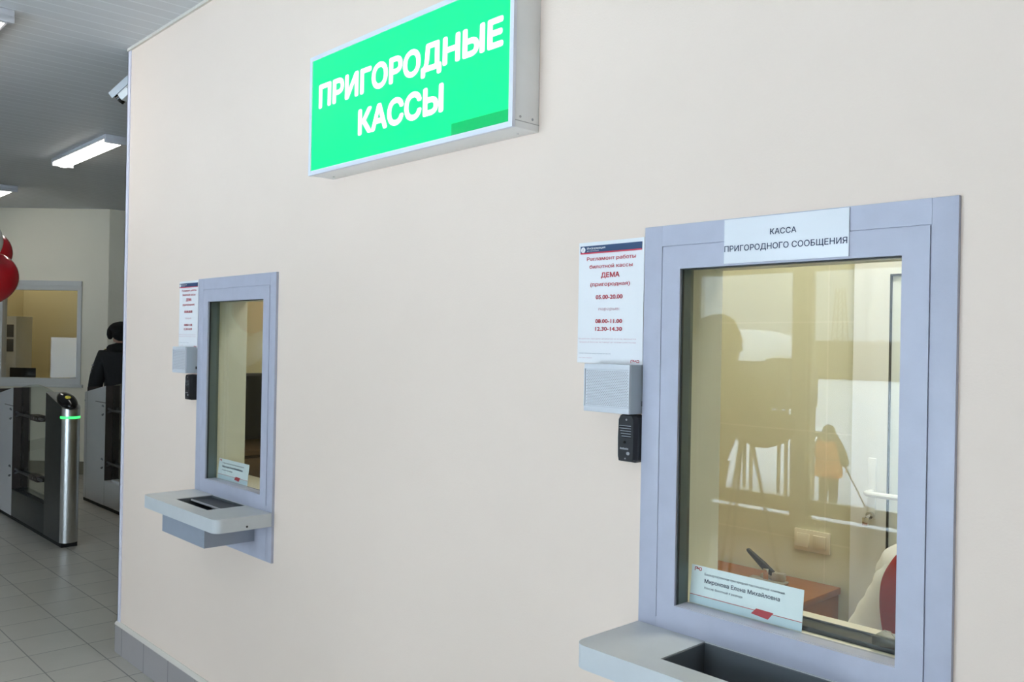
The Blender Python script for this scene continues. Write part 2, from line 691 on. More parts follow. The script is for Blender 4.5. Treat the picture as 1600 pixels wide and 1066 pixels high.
_cv, _ = _glyphs('Н', 0.0)
CAP = max(v.y for v in _cv) - min(v.y for v in _cv)


def txt(bm, s, x0, x1, zb, hcap, y, bold=.0, mi=0, shear=0.0):
    vs, fs = _glyphs(s, 0.0, shear)
    sh = [(0, 0)]
    if bold > .003:
        sh = [(bold * math.cos(PI * k / 4), bold * math.sin(PI * k / 4)) for k in range(8)]
    g = bold if bold > .003 else 0
    a, b = min(v.x for v in vs) - g, max(v.x for v in vs) + g
    sx = (x1 - x0) / (b - a)
    sz = hcap / (CAP + 2 * g)
    zb += g * sz
    n0 = len(bm.faces)
    for k, (ox, oz) in enumerate(sh):
        P = [bm.verts.new((x0 + (v.x + ox - a) * sx, y - k * .00002, zb + (v.y + oz) * sz)) for v in vs]
        for f in fs:
            try:
                bm.faces.new([P[i] for i in f])
            except ValueError:
                pass
    _mi(bm, n0, mi)


def stroke(bm, pts, w, y, mi=0):
    """thick polyline in the xz plane, a small fraction of a millimetre deep"""
    for (ax, az), (bx_, bz) in zip(pts, pts[1:]):
        d = Vector((bx_ - ax, bz - az))
        if d.length < 1e-6:
            continue
        d.normalize()
        nx, nz = -d.y * w / 2, d.x * w / 2
        ex, ez = d.x * w * .35, d.y * w * .35
        prism(bm, [(ax - ex + nx, az - ez + nz), (ax - ex - nx, az - ez - nz), (bx_ + ex - nx, bz + ez - nz), (bx_ + ex + nx, bz + ez + nz)], y, y + .0005, None, mi)


def rail_mark(bm, x0, z0, w, h, y, mi=0):
    """the angular three-letter railway mark"""
    def P(q):
        return [(x0 + a * w, z0 + b * h) for a, b in q]
    s = h * .2
    stroke(bm, P([(.02, -.15), (.02, .75), (.10, .95), (.30, .95), (.30, .45), (.22, .38)]), s, y, mi)
    stroke(bm, P([(.38, .85), (.40, .45), (.48, .38), (.60, .85)]), s, y, mi)
    stroke(bm, P([(.60, .85), (.62, .38)]), s, y, mi)
    stroke(bm, P([(.72, .9), (.88, .95), (.98, .8), (.98, .2), (.90, .05), (.72, .05)]), s, y, mi)
    stroke(bm, P([(.72, .45), (.72, .05)]), s, y, mi)


# ------------------------------------------------------------------ the setting
def wall_mesh(x0, x1, z0, z1, y0, y1, holes, mi_face=0, mi_back=1, mi_side=1):
    """a wall parallel to X with rectangular holes (hx0, hx1, hz0, hz1); front face at y0"""
    xs = sorted({x0, x1, *[h[0] for h in holes], *[h[1] for h in holes]})
    zs = sorted({z0, z1, *[h[2] for h in holes], *[h[3] for h in holes]})

    def hole(i, j):
        if i < 0 or j < 0 or i >= len(xs) - 1 or j >= len(zs) - 1:
            return True
        cx, cz = (xs[i] + xs[i + 1]) / 2, (zs[j] + zs[j + 1]) / 2
        return any(h[0] < cx < h[1] and h[2] < cz < h[3] for h in holes)
    bm = BM()
    V = {}

    def v(i, j, y):
        k = (i, j, y)
        if k not in V:
            V[k] = bm.verts.new((xs[i], y, zs[j]))
        return V[k]

    def face(vs, mi):
        bm.faces.new(vs).material_index = mi
    for i in range(len(xs) - 1):
        for j in range(len(zs) - 1):
            if hole(i, j):
                continue
            face((v(i, j, y0), v(i + 1, j, y0), v(i + 1, j + 1, y0), v(i, j + 1, y0)), mi_face)
            face((v(i, j, y1), v(i, j + 1, y1), v(i + 1, j + 1, y1), v(i + 1, j, y1)), mi_back)
            if hole(i - 1, j):
                face((v(i, j, y0), v(i, j + 1, y0), v(i, j + 1, y1), v(i, j, y1)), mi_side)
            if hole(i + 1, j):
                face((v(i + 1, j, y0), v(i + 1, j, y1), v(i + 1, j + 1, y1), v(i + 1, j + 1, y0)), mi_side)
            if hole(i, j - 1):
                face((v(i, j, y0), v(i, j, y1), v(i + 1, j, y1), v(i + 1, j, y0)), mi_side)
            if hole(i, j + 1):
                face((v(i, j + 1, y0), v(i + 1, j + 1, y0), v(i + 1, j + 1, y1), v(i, j + 1, y1)), mi_side)
    return bm


WX = -4.674                     # the free end of the ticket wall
WT = .175                       # its thickness
W, H = .700, 1.1207             # ticket window plate
GL, GR, GT, GB = .1025, .601, .1016, .869
SHZ, SHP, SHT = .9275, .2384, .051
WIN = [(-1.2817, 1.9165), (-3.7549, 1.8956)]    # top left corner of near / far plate
LIN = .008
holes = [(x + GL - LIN, x + GR + LIN, z - GB - LIN, z - GT + LIN) for x, z in WIN]
# everything is one wall: it runs from its free end past the right edge of the frame
struct('wall_front', wall_mesh(WX, 5.2, 0, CEIL, 0, WT, holes), ['wall', 'reveal'], smooth=0)
b = BM()
bx(b, -16, 5.3, YB - .12, 7.0, -.12, 0)
struct('floor', b, 'floor', smooth=0)
b = BM()
bx(b, -16, 5.3, YB - .12, 7.0, CEIL, CEIL + .1)
struct('ceiling', b, 'ceiling', smooth=0)
# glazed wall behind the camera: pillars, head and low sill
SW = (-9.42, -8.70, .78, 1.63)       # a small window far to the left
wh = [(x, x1, .15, 2.34) for x, x1 in BAYS] + [SW]
struct('wall_back', wall_mesh(-16, 5.3, 0, CEIL, YB, YB - .12, wh, 0, 0, 0), ['hall_wall'], smooth=0)
b = BM()
bx(b, 5.2, 5.3, YB, 7.0, 0, CEIL)
struct('wall_right', b, 'hall_wall', smooth=0)
b = BM()
bx(b, -16.0, -15.9, YB, 7.0, 0, CEIL)
struct('wall_left', b, 'hall_wall', smooth=0)
b = BM()
bx(b, -16, 5.3, 6.9, 7.0, 0, CEIL)
struct('wall_rear', b, 'wall_far', smooth=0)
# end wall of the ticket offices and the walls inside them
b = BM()
bx(b, WX, WX + .12, WT, 6.9, 0, CEIL)
struct('wall_end', b, 'booth_plain', smooth=0)
b = BM()
bx(b, WX + .12, 5.2, 1.5, 1.6, 0, CEIL)
struct('wall_booth', b, 'booth_wall', smooth=0)
b = BM()
bx(b, -2.30, -2.20, WT, 1.5, 0, CEIL)
struct('wall_partition', b, 'booth_plain', smooth=0)
b = BM()
bx(b, .55, .65, WT, 1.5, 0, CEIL)
struct('wall_side', b, 'booth_plain', smooth=0)

# skirting of the ticket wall: grey tiles with a sloping plaster lip, wrapped round the free end
b = BM()
bx(b, WX - .014, 5.2, -.014, 0, 0, .142)
bx(b, WX - .014, WX, 0, 3.0, 0, .142)
prism(b, [(0, 0), (0, .017), (.004, .017), (.016, .003), (.016, 0)], WX - .016, 5.2,
      Matrix(((0, 1, 0, 0), (-1, 0, 0, 0), (0, 0, 1, .142), (0, 0, 0, 1))), 1)
struct('baseboard_front', b, ['bbtile', 'lip'], smooth=0)
b = BM()
bx(b, WX - .006, WX + .028, -.006, 0, .158, CEIL)
bx(b, WX - .006, WX, -.006, .03, .158, CEIL)
struct('trim_1', b, 'cornertrim', smooth=0)
b = BM()
bx(b, WX - .004, 5.2, -.012, 0, CEIL - .014, CEIL)
struct('trim_2', b, 'lip', smooth=0)

# windows of the glazed wall
for i, (x, x1) in enumerate(BAYS):
    b = BM()
    ya, yb2 = YB - .10, YB - .03
    ring(b, (x, x1, .15, 2.34), (x + .028, x1 - .025, .185, 2.30), ya, yb2)
    bx(b, x + .028, x1 - .025, ya, yb2, .225, .345)
    w = struct(f'window_{i + 1}', b, 'window_frame')
    b = BM()
    bx(b, x + .028, x1 - .025, YB - .07, YB - .062, .185, 2.30)
    obj('glass_pane', b, 'clear', w)

b = BM()
ring(b, SW, (SW[0] + .04, SW[1] - .04, SW[2] + .04, SW[3] - .04), YB - .10, YB - .03)
w = struct('window_4', b, 'window_frame')
b = BM()
bx(b, SW[0] + .04, SW[1] - .04, YB - .07, YB - .062, SW[2] + .04, SW[3] - .04)
obj('glass_pane', b, 'clear', w)
# diagonal wall at the far end with its office window
S2 = math.sqrt(.5)
DM = Matrix(((S2, -S2, 0, -11.66), (S2, S2, 0, 1.02), (0, 0, 1, 0), (0, 0, 0, 1)))   # local x runs along the wall, -y faces the hall
b0 = wall_mesh(-5.2, 1.31, 0, CEIL, 0, .15, [(.0, 1.0, 1.045, 2.27)], 0, 0, 0)
b = BM()
merge(b, b0, DM)
struct('wall_far', b, 'wall_far', smooth=0)
b = BM()
c = DM @ Vector((1.31, .0, 0))
bx(b, c.x - .12, c.x, c.y, 6.9, 0, CEIL)
struct('wall_recess', b, 'wall_far', smooth=0)
b = BM()
t = BM()
bx(t, -5.2, 1.31, -.014, 0, 0, .15)
merge(b, t, DM)
struct('baseboard_far', b, mat('olive_skirting', (.20, .18, .12), .5), smooth=0)
b = BM()
t = BM()
ring(t, (0, 1.0, 1.045, 2.27), (.055, .95, 1.125, 2.165), -.015, .08)
bx(t, -.03, 1.03, -.03, .02, 1.02, 1.055, .004)
bx(t, .0, 1.0, -.022, .0, 2.215, 2.275, .003)
merge(b, t, DM)
w = struct('window_5', b, mat('white_window_profile', (.66, .66, .64), .4))
b = BM()
t = BM()
bx(t, .055, .95, .03, .038, 1.125, 2.165)
merge(b, t, DM)
obj('glass_pane', b, 'officeglass', w)
# the little office behind it
b = BM()
t = BM()
bx(t, -.9, 1.27, 2.0, 2.1, 0, CEIL)
bx(t, -1.0, -.9, .15, 2.1, 0, CEIL)
bx(t, 1.17, 1.27, .15, 2.0, 0, CEIL)
merge(b, t, DM)
struct('wall_office', b, mat('office_yellow_paint', (.70, .60, .34), .7), smooth=0)
# ------------------------------------------------------------------ ticket windows
def ticket_window(loc, label, lid):
    t = thing('ticket_window', label, 'ticket window', loc, 0, 'ticket windows')
    b = BM()
    g0, g1, gz, gzb = .052, .6524, -.049, -.905        # U-shaped groove between flange and inner panel
    ring(b, (0, W, -H, 0), (GL, GR, -GB, -GT), -.006, .0)
    e = .0012
    bx(b, 0, g0 - e, -.0105, -.006, -H, 0, .001)
    bx(b, g1 + e, W, -.0105, -.006, -H, 0, .001)
    bx(b, g0 - e, g1 + e, -.0105, -.006, gz + e, 0)
    bx(b, g0 - e, g1 + e, -.0105, -.006, -H, gzb)
    ring(b, (g0 + e, g1 - e, gzb, gz - e), (GL, GR, -GB, -GT), -.0112, -.006)
    obj('frame', b, 'frame', t)
    b = BM()
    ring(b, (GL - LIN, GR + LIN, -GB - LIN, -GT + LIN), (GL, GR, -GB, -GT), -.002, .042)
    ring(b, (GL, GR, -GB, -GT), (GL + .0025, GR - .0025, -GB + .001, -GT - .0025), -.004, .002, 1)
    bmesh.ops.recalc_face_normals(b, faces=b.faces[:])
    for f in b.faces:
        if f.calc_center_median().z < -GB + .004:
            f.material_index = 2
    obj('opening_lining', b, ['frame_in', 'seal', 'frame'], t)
    b = BM()
    bx(b, GL + .001, GR - .001, .031, .039, -GB + .001, -GT - .001)
    obj('glass_pane', b, 'glass', t)
    b = BM()
    bx(b, GL - LIN, GR + LIN, .042, WT + .012, -GB - .012, -GB, .002)
    obj('inner_sill', b, 'switch', t)
    # shelf with a cut-out
    hl, hr, hf, hb = .1874, .4937, .1736, .013
    b = BM()
    r = .034
    z0, z1 = -SHZ - SHT, -SHZ
    left = [(0, -.0112), (0, -SHP + r)] + [(r - r * math.cos(a * PI / 12), -SHP + r - r * math.sin(a * PI / 12)) for a in range(1, 6)] + [(r, -SHP)]
    poly_front = left + [(W - r, -SHP)] + [(W - r + r * math.sin(a * PI / 12), -SHP + r - r * math.cos(a * PI / 12)) for a in range(1, 6)] + [(W, -SHP + r), (W, -.0112)]
    # four strips round the hole share one outline: front strip, two sides, rear lip
    fr = [p for p in poly_front if p[1] <= -hf] + []
    slab_xy(b, [(0, -hf)] + [p for p in poly_front if p[1] < -hf] + [(W, -hf)], z0, z1)
    bx(b, 0, hl, -hf, -.0112, z0, z1)
    bx(b, hr, W, -hf, -.0112, z0, z1)
    bx(b, hl, hr, -hb, -.0112, z0, z1)
    bmesh.ops.remove_doubles(b, verts=b.verts[:], dist=.0002)
    s = obj('shelf', b, 'shelf', t)
    b = BM()
    cone(b, (W - .001, -.112, z0 + .013), (W + .002, -.112, z0 + .013), .004, .004, 12)
    cone(b, (W + .002, -.112, z0 + .013), (W + .0025, -.112, z0 + .013), .0022, .0022, 6)
    obj('screw', b, 'black', s)
    # cash tray under it
    a0, a1, c0, cz = .1627, .5633, .2155, -1.0578
    b = BM()
    bx(b, a0, a1, -c0, -c0 + .004, cz + .004, z0)
    bx(b, a0, a0 + .004, -c0 + .004, -.0112, cz + .004, z0)
    bx(b, a1 - .004, a1, -c0 + .004, -.0112, cz + .004, z0)
    bx(b, a0, a1, -c0, -.0112, cz, cz + .004)
    # inner tray walls just inside the cut-out
    obj('cash_tray', b, 'traybox', t)
    b = BM()
    zt_ = z1 - .0025
    bx(b, hl, hl + .003, -hf, -.0125, cz + .004, zt_)
    bx(b, hr - .003, hr, -hf, -.0125, cz + .004, zt_)
    bx(b, hl, hr, -hf, -hf + .003, cz + .004, zt_)
    bx(b, hl, hr, -.018, -.0125, cz + .004, zt_)
    obj('tray_liner', b, 'tray_inner', t)
    if lid:
        b = BM()
        bx(b, hl + .002, hr - .002, -.105, -.0125, z1 - .013, z1 - .010)
        bx(b, hl + .002, hr - .002, -.109, -.104, z1 - .013, z1 - .007, 0, 1)
        obj('tray_lid', b, ['lid', 'lid_edge'], t)
        b = BM()
        bx(b, hl + .003, hr - .003, -hf + .003, -.109, z0 - .01, z0 - .006)
        obj('tray_floor', b, 'lid', t)
    return t


NX, NZ = WIN[0]
FX, FZ = WIN[1]
ticket_window((NX, 0, NZ), 'large grey ticket window nearest the camera with a white plate on its top edge', False)
ticket_window((FX, 0, FZ), 'farther grey ticket window left of the green sign, shelf jutting out with tray lid half shut', True)

# white plate over the near window
t = thing('name_plate', 'white plate lettered across the top of the nearer ticket window', 'sign', (0, 0, 0))
b = BM()
bx(b, -1.0625, -.7815, -.0145, -.0113, 1.819, 1.9145, .0008)
obj('plate', b, 'plate', t)
for q in (('КАССА', -.9515, -.892, 1.8745, .0122, -.0152, .012), ('ПРИГОРОДНОГО СООБЩЕНИЯ', -1.0608, -.7845, 1.8445, .0128, -.0152, .010)):
    b = BM()
    txt(b, *q)
    obj('lettering', b, 'ink_navy', t, smooth=0)

# working-hours notices --------------------------------------------------
PW, PH = .2115, .303


def notice(loc, label):
    t = thing('notice', label, 'notice', loc, 0, 'working hours notices')
    b = BM()
    n = 8
    vs = []
    for y in (-.0035, -.0027):
        row = []
        for k in range(n + 1):
            u = k / n
            curl = -.004 * max(0, u - .75) ** 2 * 16
            for z in (0, -PH):
                row.append(b.verts.new((u * PW, y + curl, z)))
        vs.append(row)
    for k in range(n):
        q = [2 * k, 2 * k + 1, 2 * k + 3, 2 * k + 2]
        b.faces.new([vs[0][i] for i in q])
        b.faces.new([vs[1][i] for i in q[::-1]])
    for k in (0, n):
        b.faces.new((vs[0][2 * k], vs[0][2 * k + 1], vs[1][2 * k + 1], vs[1][2 * k]))
    for k in range(n):
        for o in (0, 1):
            b.faces.new((vs[0][2 * k + o], vs[0][2 * k + 2 + o], vs[1][2 * k + 2 + o], vs[1][2 * k + o]))
    s = obj('sheet', b, 'paper', t)
    y = -.0046

    def L(_, s_, u0, u1, vc, hc, bold=.0, mi=0):
        bm = BM()
        txt(bm, s_, u0 * PW, u1 * PW, -vc * PH - hc * PH / 2, hc * PH, y - (.0035 if u1 > .9 else 0), bold)
        obj('lettering', bm, ['ink_red', 'ink_pale', 'ink_grey'][mi], t, smooth=0)
    b = BM()
    bx(b, .04 * PW, .965 * PW, y - .0035, y + .0006, -.087 * PH, -.033 * PH)
    bx(b, .04 * PW, .965 * PW, y - .0035, y + .0006, -.097 * PH, -.087 * PH, 0, 1)
    hd = obj('header_band', b, ['band_navy', 'band_red'], t)
    b = BM()
    cone(b, (.085 * PW, y - .0036, -.064 * PH), (.085 * PW, y - .0041, -.064 * PH), .0072, .0072, 24)
    txt(b, 'Информация', .145 * PW, .43 * PW, -.062 * PH, .0055, y - .0040, .01)
    bx(b, .2252 * PW, .2282 * PW, y - .0041, y - .0040, -.0665 * PH, -.0425 * PH)
    txt(b, 'для пассажиров', .145 * PW, .33 * PW, -.079 * PH, .0030, y - .0040)
    txt(b, 'i', .080 * PW, .092 * PW, -.077 * PH, .0085, y - .0046, .02, 1, .3)
    obj('header_lettering', b, ['paper', 'band_navy'], hd, smooth=0)
    b = BM()
    L(b, 'Регламент работы', .13, .87, .140, .031, .012)
    L(b, 'билетной кассы', .175, .825, .205, .031, .012)
    L(b, 'ДЕМА', .355, .635, .278, .042, .028)
    L(b, '(пригородная)', .19, .79, .352, .031, .012)
    L(b, '05.00-20.00', .28, .685, .457, .036, .024)
    L(b, 'перерыв:', .325, .645, .555, .024, -.004, 1)
    L(b, '08.00-11.00', .28, .685, .655, .034, .024)
    L(b, '12.30-14.30', .28, .685, .718, .034, .024)
    L(b, 'Оформление проездных документов на поезд, завершается', .035, .905, .800, .009, -.006, 1)
    L(b, 'продажей билетов за 5 минут до отправления поезда', .045, .905, .828, .009, -.006, 1)
    L(b, 'Башкортостанская пригородная пассажирская компания', .03, .52, .921, .007, .0, 2)
    L(b, 'тел. для справок', .03, .24, .958, .007, -.006, 1)
    b.free()
    b = BM()
    rail_mark(b, .835 * PW, -.985 * PH, .12 * PW, .019 * PH, y - .0038)
    obj('railway_mark', b, 'ink_red', t, smooth=0)
    return t


n1 = notice((-1.4965, 0, 1.8955), 'white working hours notice with red text left of the nearer ticket window')
copy_thing(n1, (-3.975, 0, 1.8925), 'white working hours notice with red text left of the farther ticket window')


# loudspeaker boxes ------------------------------------------------------
def speaker(loc, label):
    """origin at the lower right back corner on the wall"""
    t = thing('loudspeaker', label, 'loudspeaker', loc, 0, 'loudspeaker boxes')
    w, h, d = .142, .116, .056
    b = BM()
    bx(b, -w, 0, -d + .006, 0, 0, h, .002, 0)
    for f in b.faces:
        if f.normal.x > .5 or f.calc_center_median().x > -.002:
            f.material_index = 1
    bx(b, -w, -.001, -d, -d + .008, h - .0135, h, .0015)
    bx(b, -w, -.001, -d, -d + .008, 0, .0135, .0015)
    bx(b, -w, -w + .003, -d, -d + .008, .012, h - .012)
    bx(b, -.004, -.001, -d, -d + .008, .012, h - .012)
    obj('housing', b, ['spk', 'spk_side'], t)
    # perforated front: a sheet of small slots
    b = BM()
    bx(b, -w + .003, -.004, -d + .003, -d + .006, .0135, h - .0135)
    for r_ in range(23):
        z = .0170 + r_ * .00365
        for k in range(20):
            x = -w + .0065 + k * .0066 + (r_ % 2) * .0033
            if x > -.009:
                continue
            bx(b, x, x + .0036, -d + .0024, -d + .0034, z, z + .0013, 0, 1)
    obj('grille', b, ['spk', 'badge_gr'], t, smooth=0)
    b = BM()
    bx(b, -.001, .0008, -.010, -.004, .018, .030)
    obj('cable_entry', b, 'black', t)
    return t


s1 = speaker((-1.2835, 0, 1.4765), 'pale grey loudspeaker box beside the nearer ticket window, above the intercom')
copy_thing(s1, (-3.772, 0, 1.479), 'pale grey loudspeaker box beside the farther ticket window under its notice')


def intercom(loc, label):
    t = thing('intercom', label, 'intercom', loc, 0, 'intercom panels')
    w, h, d = .054, .113, .034
    b = BM()
    sil = [(-w + .004, 0), (-.006, 0), (-.001, .006), (0, h * .5), (-.001, h - .008), (-.007, h), (-w + .008, h), (-w + .002, h - .010), (-w, h * .5), (-w + .001, .012)]
    prism(b, sil, -d * .62, 0)
    cx = -w / 2
    inner = [(cx + (x - cx) * .86, h / 2 + (z - h / 2) * .95) for x, z in sil]
    k = len(sil)
    n0 = [b.verts.new((x, -d * .62, z)) for x, z in sil]
    n1_ = [b.verts.new((x, -d, z)) for x, z in inner]
    for i in range(k):
        j = (i + 1) % k
        b.faces.new((n0[i], n0[j], n1_[j], n1_[i]))
    b.faces.new(n1_)
    bmesh.ops.remove_doubles(b, verts=b.verts[:], dist=.0001)
    obj('housing', b, 'black', t)
    b = BM()
    for i in range(5):
        z = h - .030 - i * .0062
        x0 = -w + .008 + (0, 0, .003, .005, .008)[i]
        bx(b, x0, -.011, -d - .0006, -d + .001, z, z + .0028, 0)
        bx(b, x0, -.011, -d - .0009, -d - .0003, z + .0029, z + .0040, 0, 1)
    obj('speech_slots', b, ['blackhole', 'spk_side'], t, smooth=0)
    b = BM()
    cone(b, (cx - .002, -d + .001, h * .42), (cx - .002, -d - .0012, h * .42), .0035, .003, 16)
    obj('lens', b, 'screen', t)
    b = BM()
    for i in range(6):
        bx(b, -w + .011 + i * .0043, -w + .0142 + i * .0043, -d - .0006, -d + .0005, .030, .0345 - (i % 2) * .0006)
    obj('maker_mark', b, 'silver', t, smooth=0)
    b = BM()
    ell(b, (-.019, -d, .0215), (.0052, .0022, .0042), None, 16, 10)
    obj('call_button', b, 'silver', t)
    b = BM()
    cone(b, (cx, -d + .001, .009), (cx, -d - .001, .009), .0022, .0018, 10)
    obj('screw', b, 'silver', t)
    b = BM()
    cone(b, (cx + .002, -d + .001, h - .012), (cx + .002, -d - .0008, h - .012), .0028, .0024, 12)
    obj('screw', b, 'silver', t)
    return t


i1 = intercom((-1.2835, 0, 1.361), 'black intercom with speech slots beside the nearer ticket window')
copy_thing(i1, (-3.772, 0, 1.360), 'black intercom on the wall beside the farther ticket window')


# clerk's name cards behind the glass ------------------------------------
def name_card(loc, label):
    t = thing('name_card', label, 'name card', loc, 0, 'name cards behind the ticket glass')
    w, h = .279, .086
    tilt = Matrix.Rotation(-.10, 4, 'X')
    t.rotation_euler = (-.10, 0, 0)
    b = BM()
    bx(b, 0, w, 0, .0012, .020, h)
    bx(b, 0, w, 0, .0012, 0, .020, 0, 1)
    obj('card', b, ['card', 'card_low'], t)
    b = BM()
    bx(b, 0, w, -.0006, .0002, .0188, .0200)
    prism(b, [(.160, .0110), (.172, .0238), (.213, .0228), (.201, .0068)], -.0010, 0, None, 1)
    obj('stripe', b, ['ink_red', 'ink_red'], t, smooth=0)
    for q in (('Башкортостанская пригородная пассажирская компания', .036, .236, .0675, .0052, -.0006, .004),
              ('Миронова Елена Михайловна', .037, .226, .0505, .0092, -.0006, .020),
              ('Кассир билетный 4 разряда', .038, .136, .0375, .0050, -.0006, .004)):
        b = BM()
        txt(b, *q)
        obj('lettering', b, 'ink_navy', t, smooth=0)
    b = BM()
    rail_mark(b, .009, .0755, .018, .007, -.0008)
    obj('railway_mark', b, 'ink_red', t, smooth=0)
    return t


c1 = name_card((NX + GL + .004, .0425, NZ - GB + .0005), 'pale blue name card with red tab standing inside the nearer ticket window')
copy_thing(c1, (FX + GL + .006, .0425, FZ - GB + .0005), 'pale blue name card with red tab standing inside the farther ticket window')

# ------------------------------------------------------------------ lit sign
t = thing('light_box_sign', 'green lit box sign with white letters high on the beige wall', 'sign', (0, 0, 0))
SX0, SX1, SZ0, SZ1, SD = -2.676, -1.6535, 2.204, 2.609, .097
b = BM()
bx(b, SX0, SX1, -SD + .006, 0, SZ0, SZ1, .002)
obj('housing', b, 'signgrey', t)
b = BM()
ring(b, (SX0 - .001, SX1 + .001, SZ0 - .001, SZ1 + .001), (SX0 + .014, SX1 - .014, SZ0 + .014, SZ1 - .014), -SD - .003, -SD + .008)
obj('front_frame', b, 'signwhite', t)
b = BM()
bx(b, SX0 + .013, SX1 - .013, -SD, -SD + .006, SZ0 + .013, SZ1 - .013)
obj('face_panel', b, 'green', t)
for q in (('ПРИГОРОДНЫЕ', -2.619, -1.6945, 2.4235, .0815, -SD - .0012, .040), ('КАССЫ', -2.376, -1.942, 2.2935, .0835, -SD - .0012, .040)):
    b = BM()
    txt(b, *q)
    obj('lettering', b, 'letters', t, smooth=0)
b = BM()
bx(b, -1.905, SX1 - .0145, -SD - .0006, -SD + .002, SZ0 + .0145, 2.252)  # thin overlay: shade in the backlight painted as a weaker glow
obj('shade_overlay', b, 'green_dim', t)
b = BM()
bx(b, SX1 - .001, SX1 + .0004, -SD + .006, 0, SZ0 + .018, SZ0 + .0195)
obj('seam', b, 'badge_gr', t)
for x, y, z, d in ((SX1, -.07, SZ0 + .03, (1, 0, 0)), (SX1, -.025, SZ0 + .03, (1, 0, 0)), (SX0 + .05, -.03, SZ0, (0, 0, -1)), (SX1 - .05, -.03, SZ0, (0, 0, -1))):
    b = BM()
    p = Vector((x, y, z))
    cone(b, p - Vector(d) * .001, p + Vector(d) * .0015, .004, .003, 12)
    obj('screw', b, 'screw', t)

# ------------------------------------------------------------------ ceiling lamps
def ceiling_lamp(loc, label):
    t = thing('ceiling_lamp', label, 'ceiling lamp', loc, 0, 'strip lamps on the hall ceiling')
    L_, w = 1.32, .17
    b = BM()
    bx(b, -L_ / 2, L_ / 2, -w / 2, w / 2, -.03, 0, .004)
    bx(b, -L_ / 2, -L_ / 2 + .03, -w / 2, w / 2, -.062, -.028, .004)
    bx(b, L_ / 2 - .03, L_ / 2, -w / 2, w / 2, -.062, -.028, .004)
    obj('housing', b, 'lampbody', t)
    b = BM()
    n = 8
    prof = [(-w / 2 + .012 + (w - .024) * k / n, -.03 - .036 * math.sin(PI * k / n) ** .6) for k in range(n + 1)]
    prism(b, prof, -L_ / 2 + .029, L_ / 2 - .029, Matrix(((0, 1, 0, 0), (1, 0, 0, 0), (0, 0, 1, 0), (0, 0, 0, 1))))
    obj('diffuser', b, 'lamp', t)
    return t


l1 = ceiling_lamp((-7.41, .655, CEIL), 'lit strip lamp on the ceiling right above the ticket gates')
copy_thing(l1, (-10.50, .67, CEIL), 'small far strip lamp near the diagonal end wall, cut by the left edge')
copy_thing(l1, (-5.17, -.66, CEIL), 'strip lamp cut by the top left corner of the picture')
copy_thing(l1, (-2.0, -2.4, CEIL), 'added unseen strip lamp brightening the wall from behind the camera, before the third glazed bay')  # no source seen here; added to brighten the ticket wall
copy_thing(l1, (1.2, -2.4, CEIL), 'added unseen strip lamp brightening the wall from behind the camera, farthest to the right')  # second unseen lamp, added to lift the brightness of the wall

# ------------------------------------------------------------------ security camera on the end wall
t = thing('security_camera', 'white security camera on the wall end under the ceiling', 'camera', (WX, .12, 2.90))
b = BM()
bx(b, -.012, 0, -.045, .045, -.045, .045, .003)
tube(b, [(0, 0, 0), (-.09, -.01, .0), (-.18, -.04, .05)], .018, 10)
obj('bracket', b, 'camwhite', t)
rot = Matrix.Translation((-.165, -.045, .09)) @ Euler((0, 0, math.radians(38))).to_matrix().to_4x4() @ Euler((0, math.radians(-40), 0)).to_matrix().to_4x4() @ Matrix.Scale(.88, 4)
b = BM()
q = BM()
bx(q, -.10, .11, -.038, .038, -.045, .032, .008)
merge(b, q, rot)
hs = obj('body', b, 'camwhite', t)
b = BM()
q = BM()
bx(q, -.135, .12, -.046, .046, .034, .044, .003)
bx(q, -.135, .12, -.046, -.042, .0, .04, .001)
bx(q, -.135, .12, .042, .046, .0, .04, .001)
merge(b, q, rot)
obj('sun_shield', b, 'camgrey', t)
b = BM()
q = BM()
cone(q, (-.095, 0, -.006), (-.122, 0, -.006), .034, .036, 24)
cone(q, (-.122, 0, -.006), (-.118, 0, -.006), .022, .02, 24)
merge(b, q, rot)
obj('lens', b, 'reader', t)
for sy in (-.022, .010):
    b = BM()
    q = BM()
    cone(q, (sy, -.038, -.008), (sy, -.041, -.008), .005, .005, 10)
    merge(b, q, rot)
    obj('screw', b, 'screw', t)
b = BM()
q = BM()
bx(q, .10, .135, -.03, .03, -.04, .03, .004)
merge(b, q, rot)
obj('rear_cap', b, 'black', t)
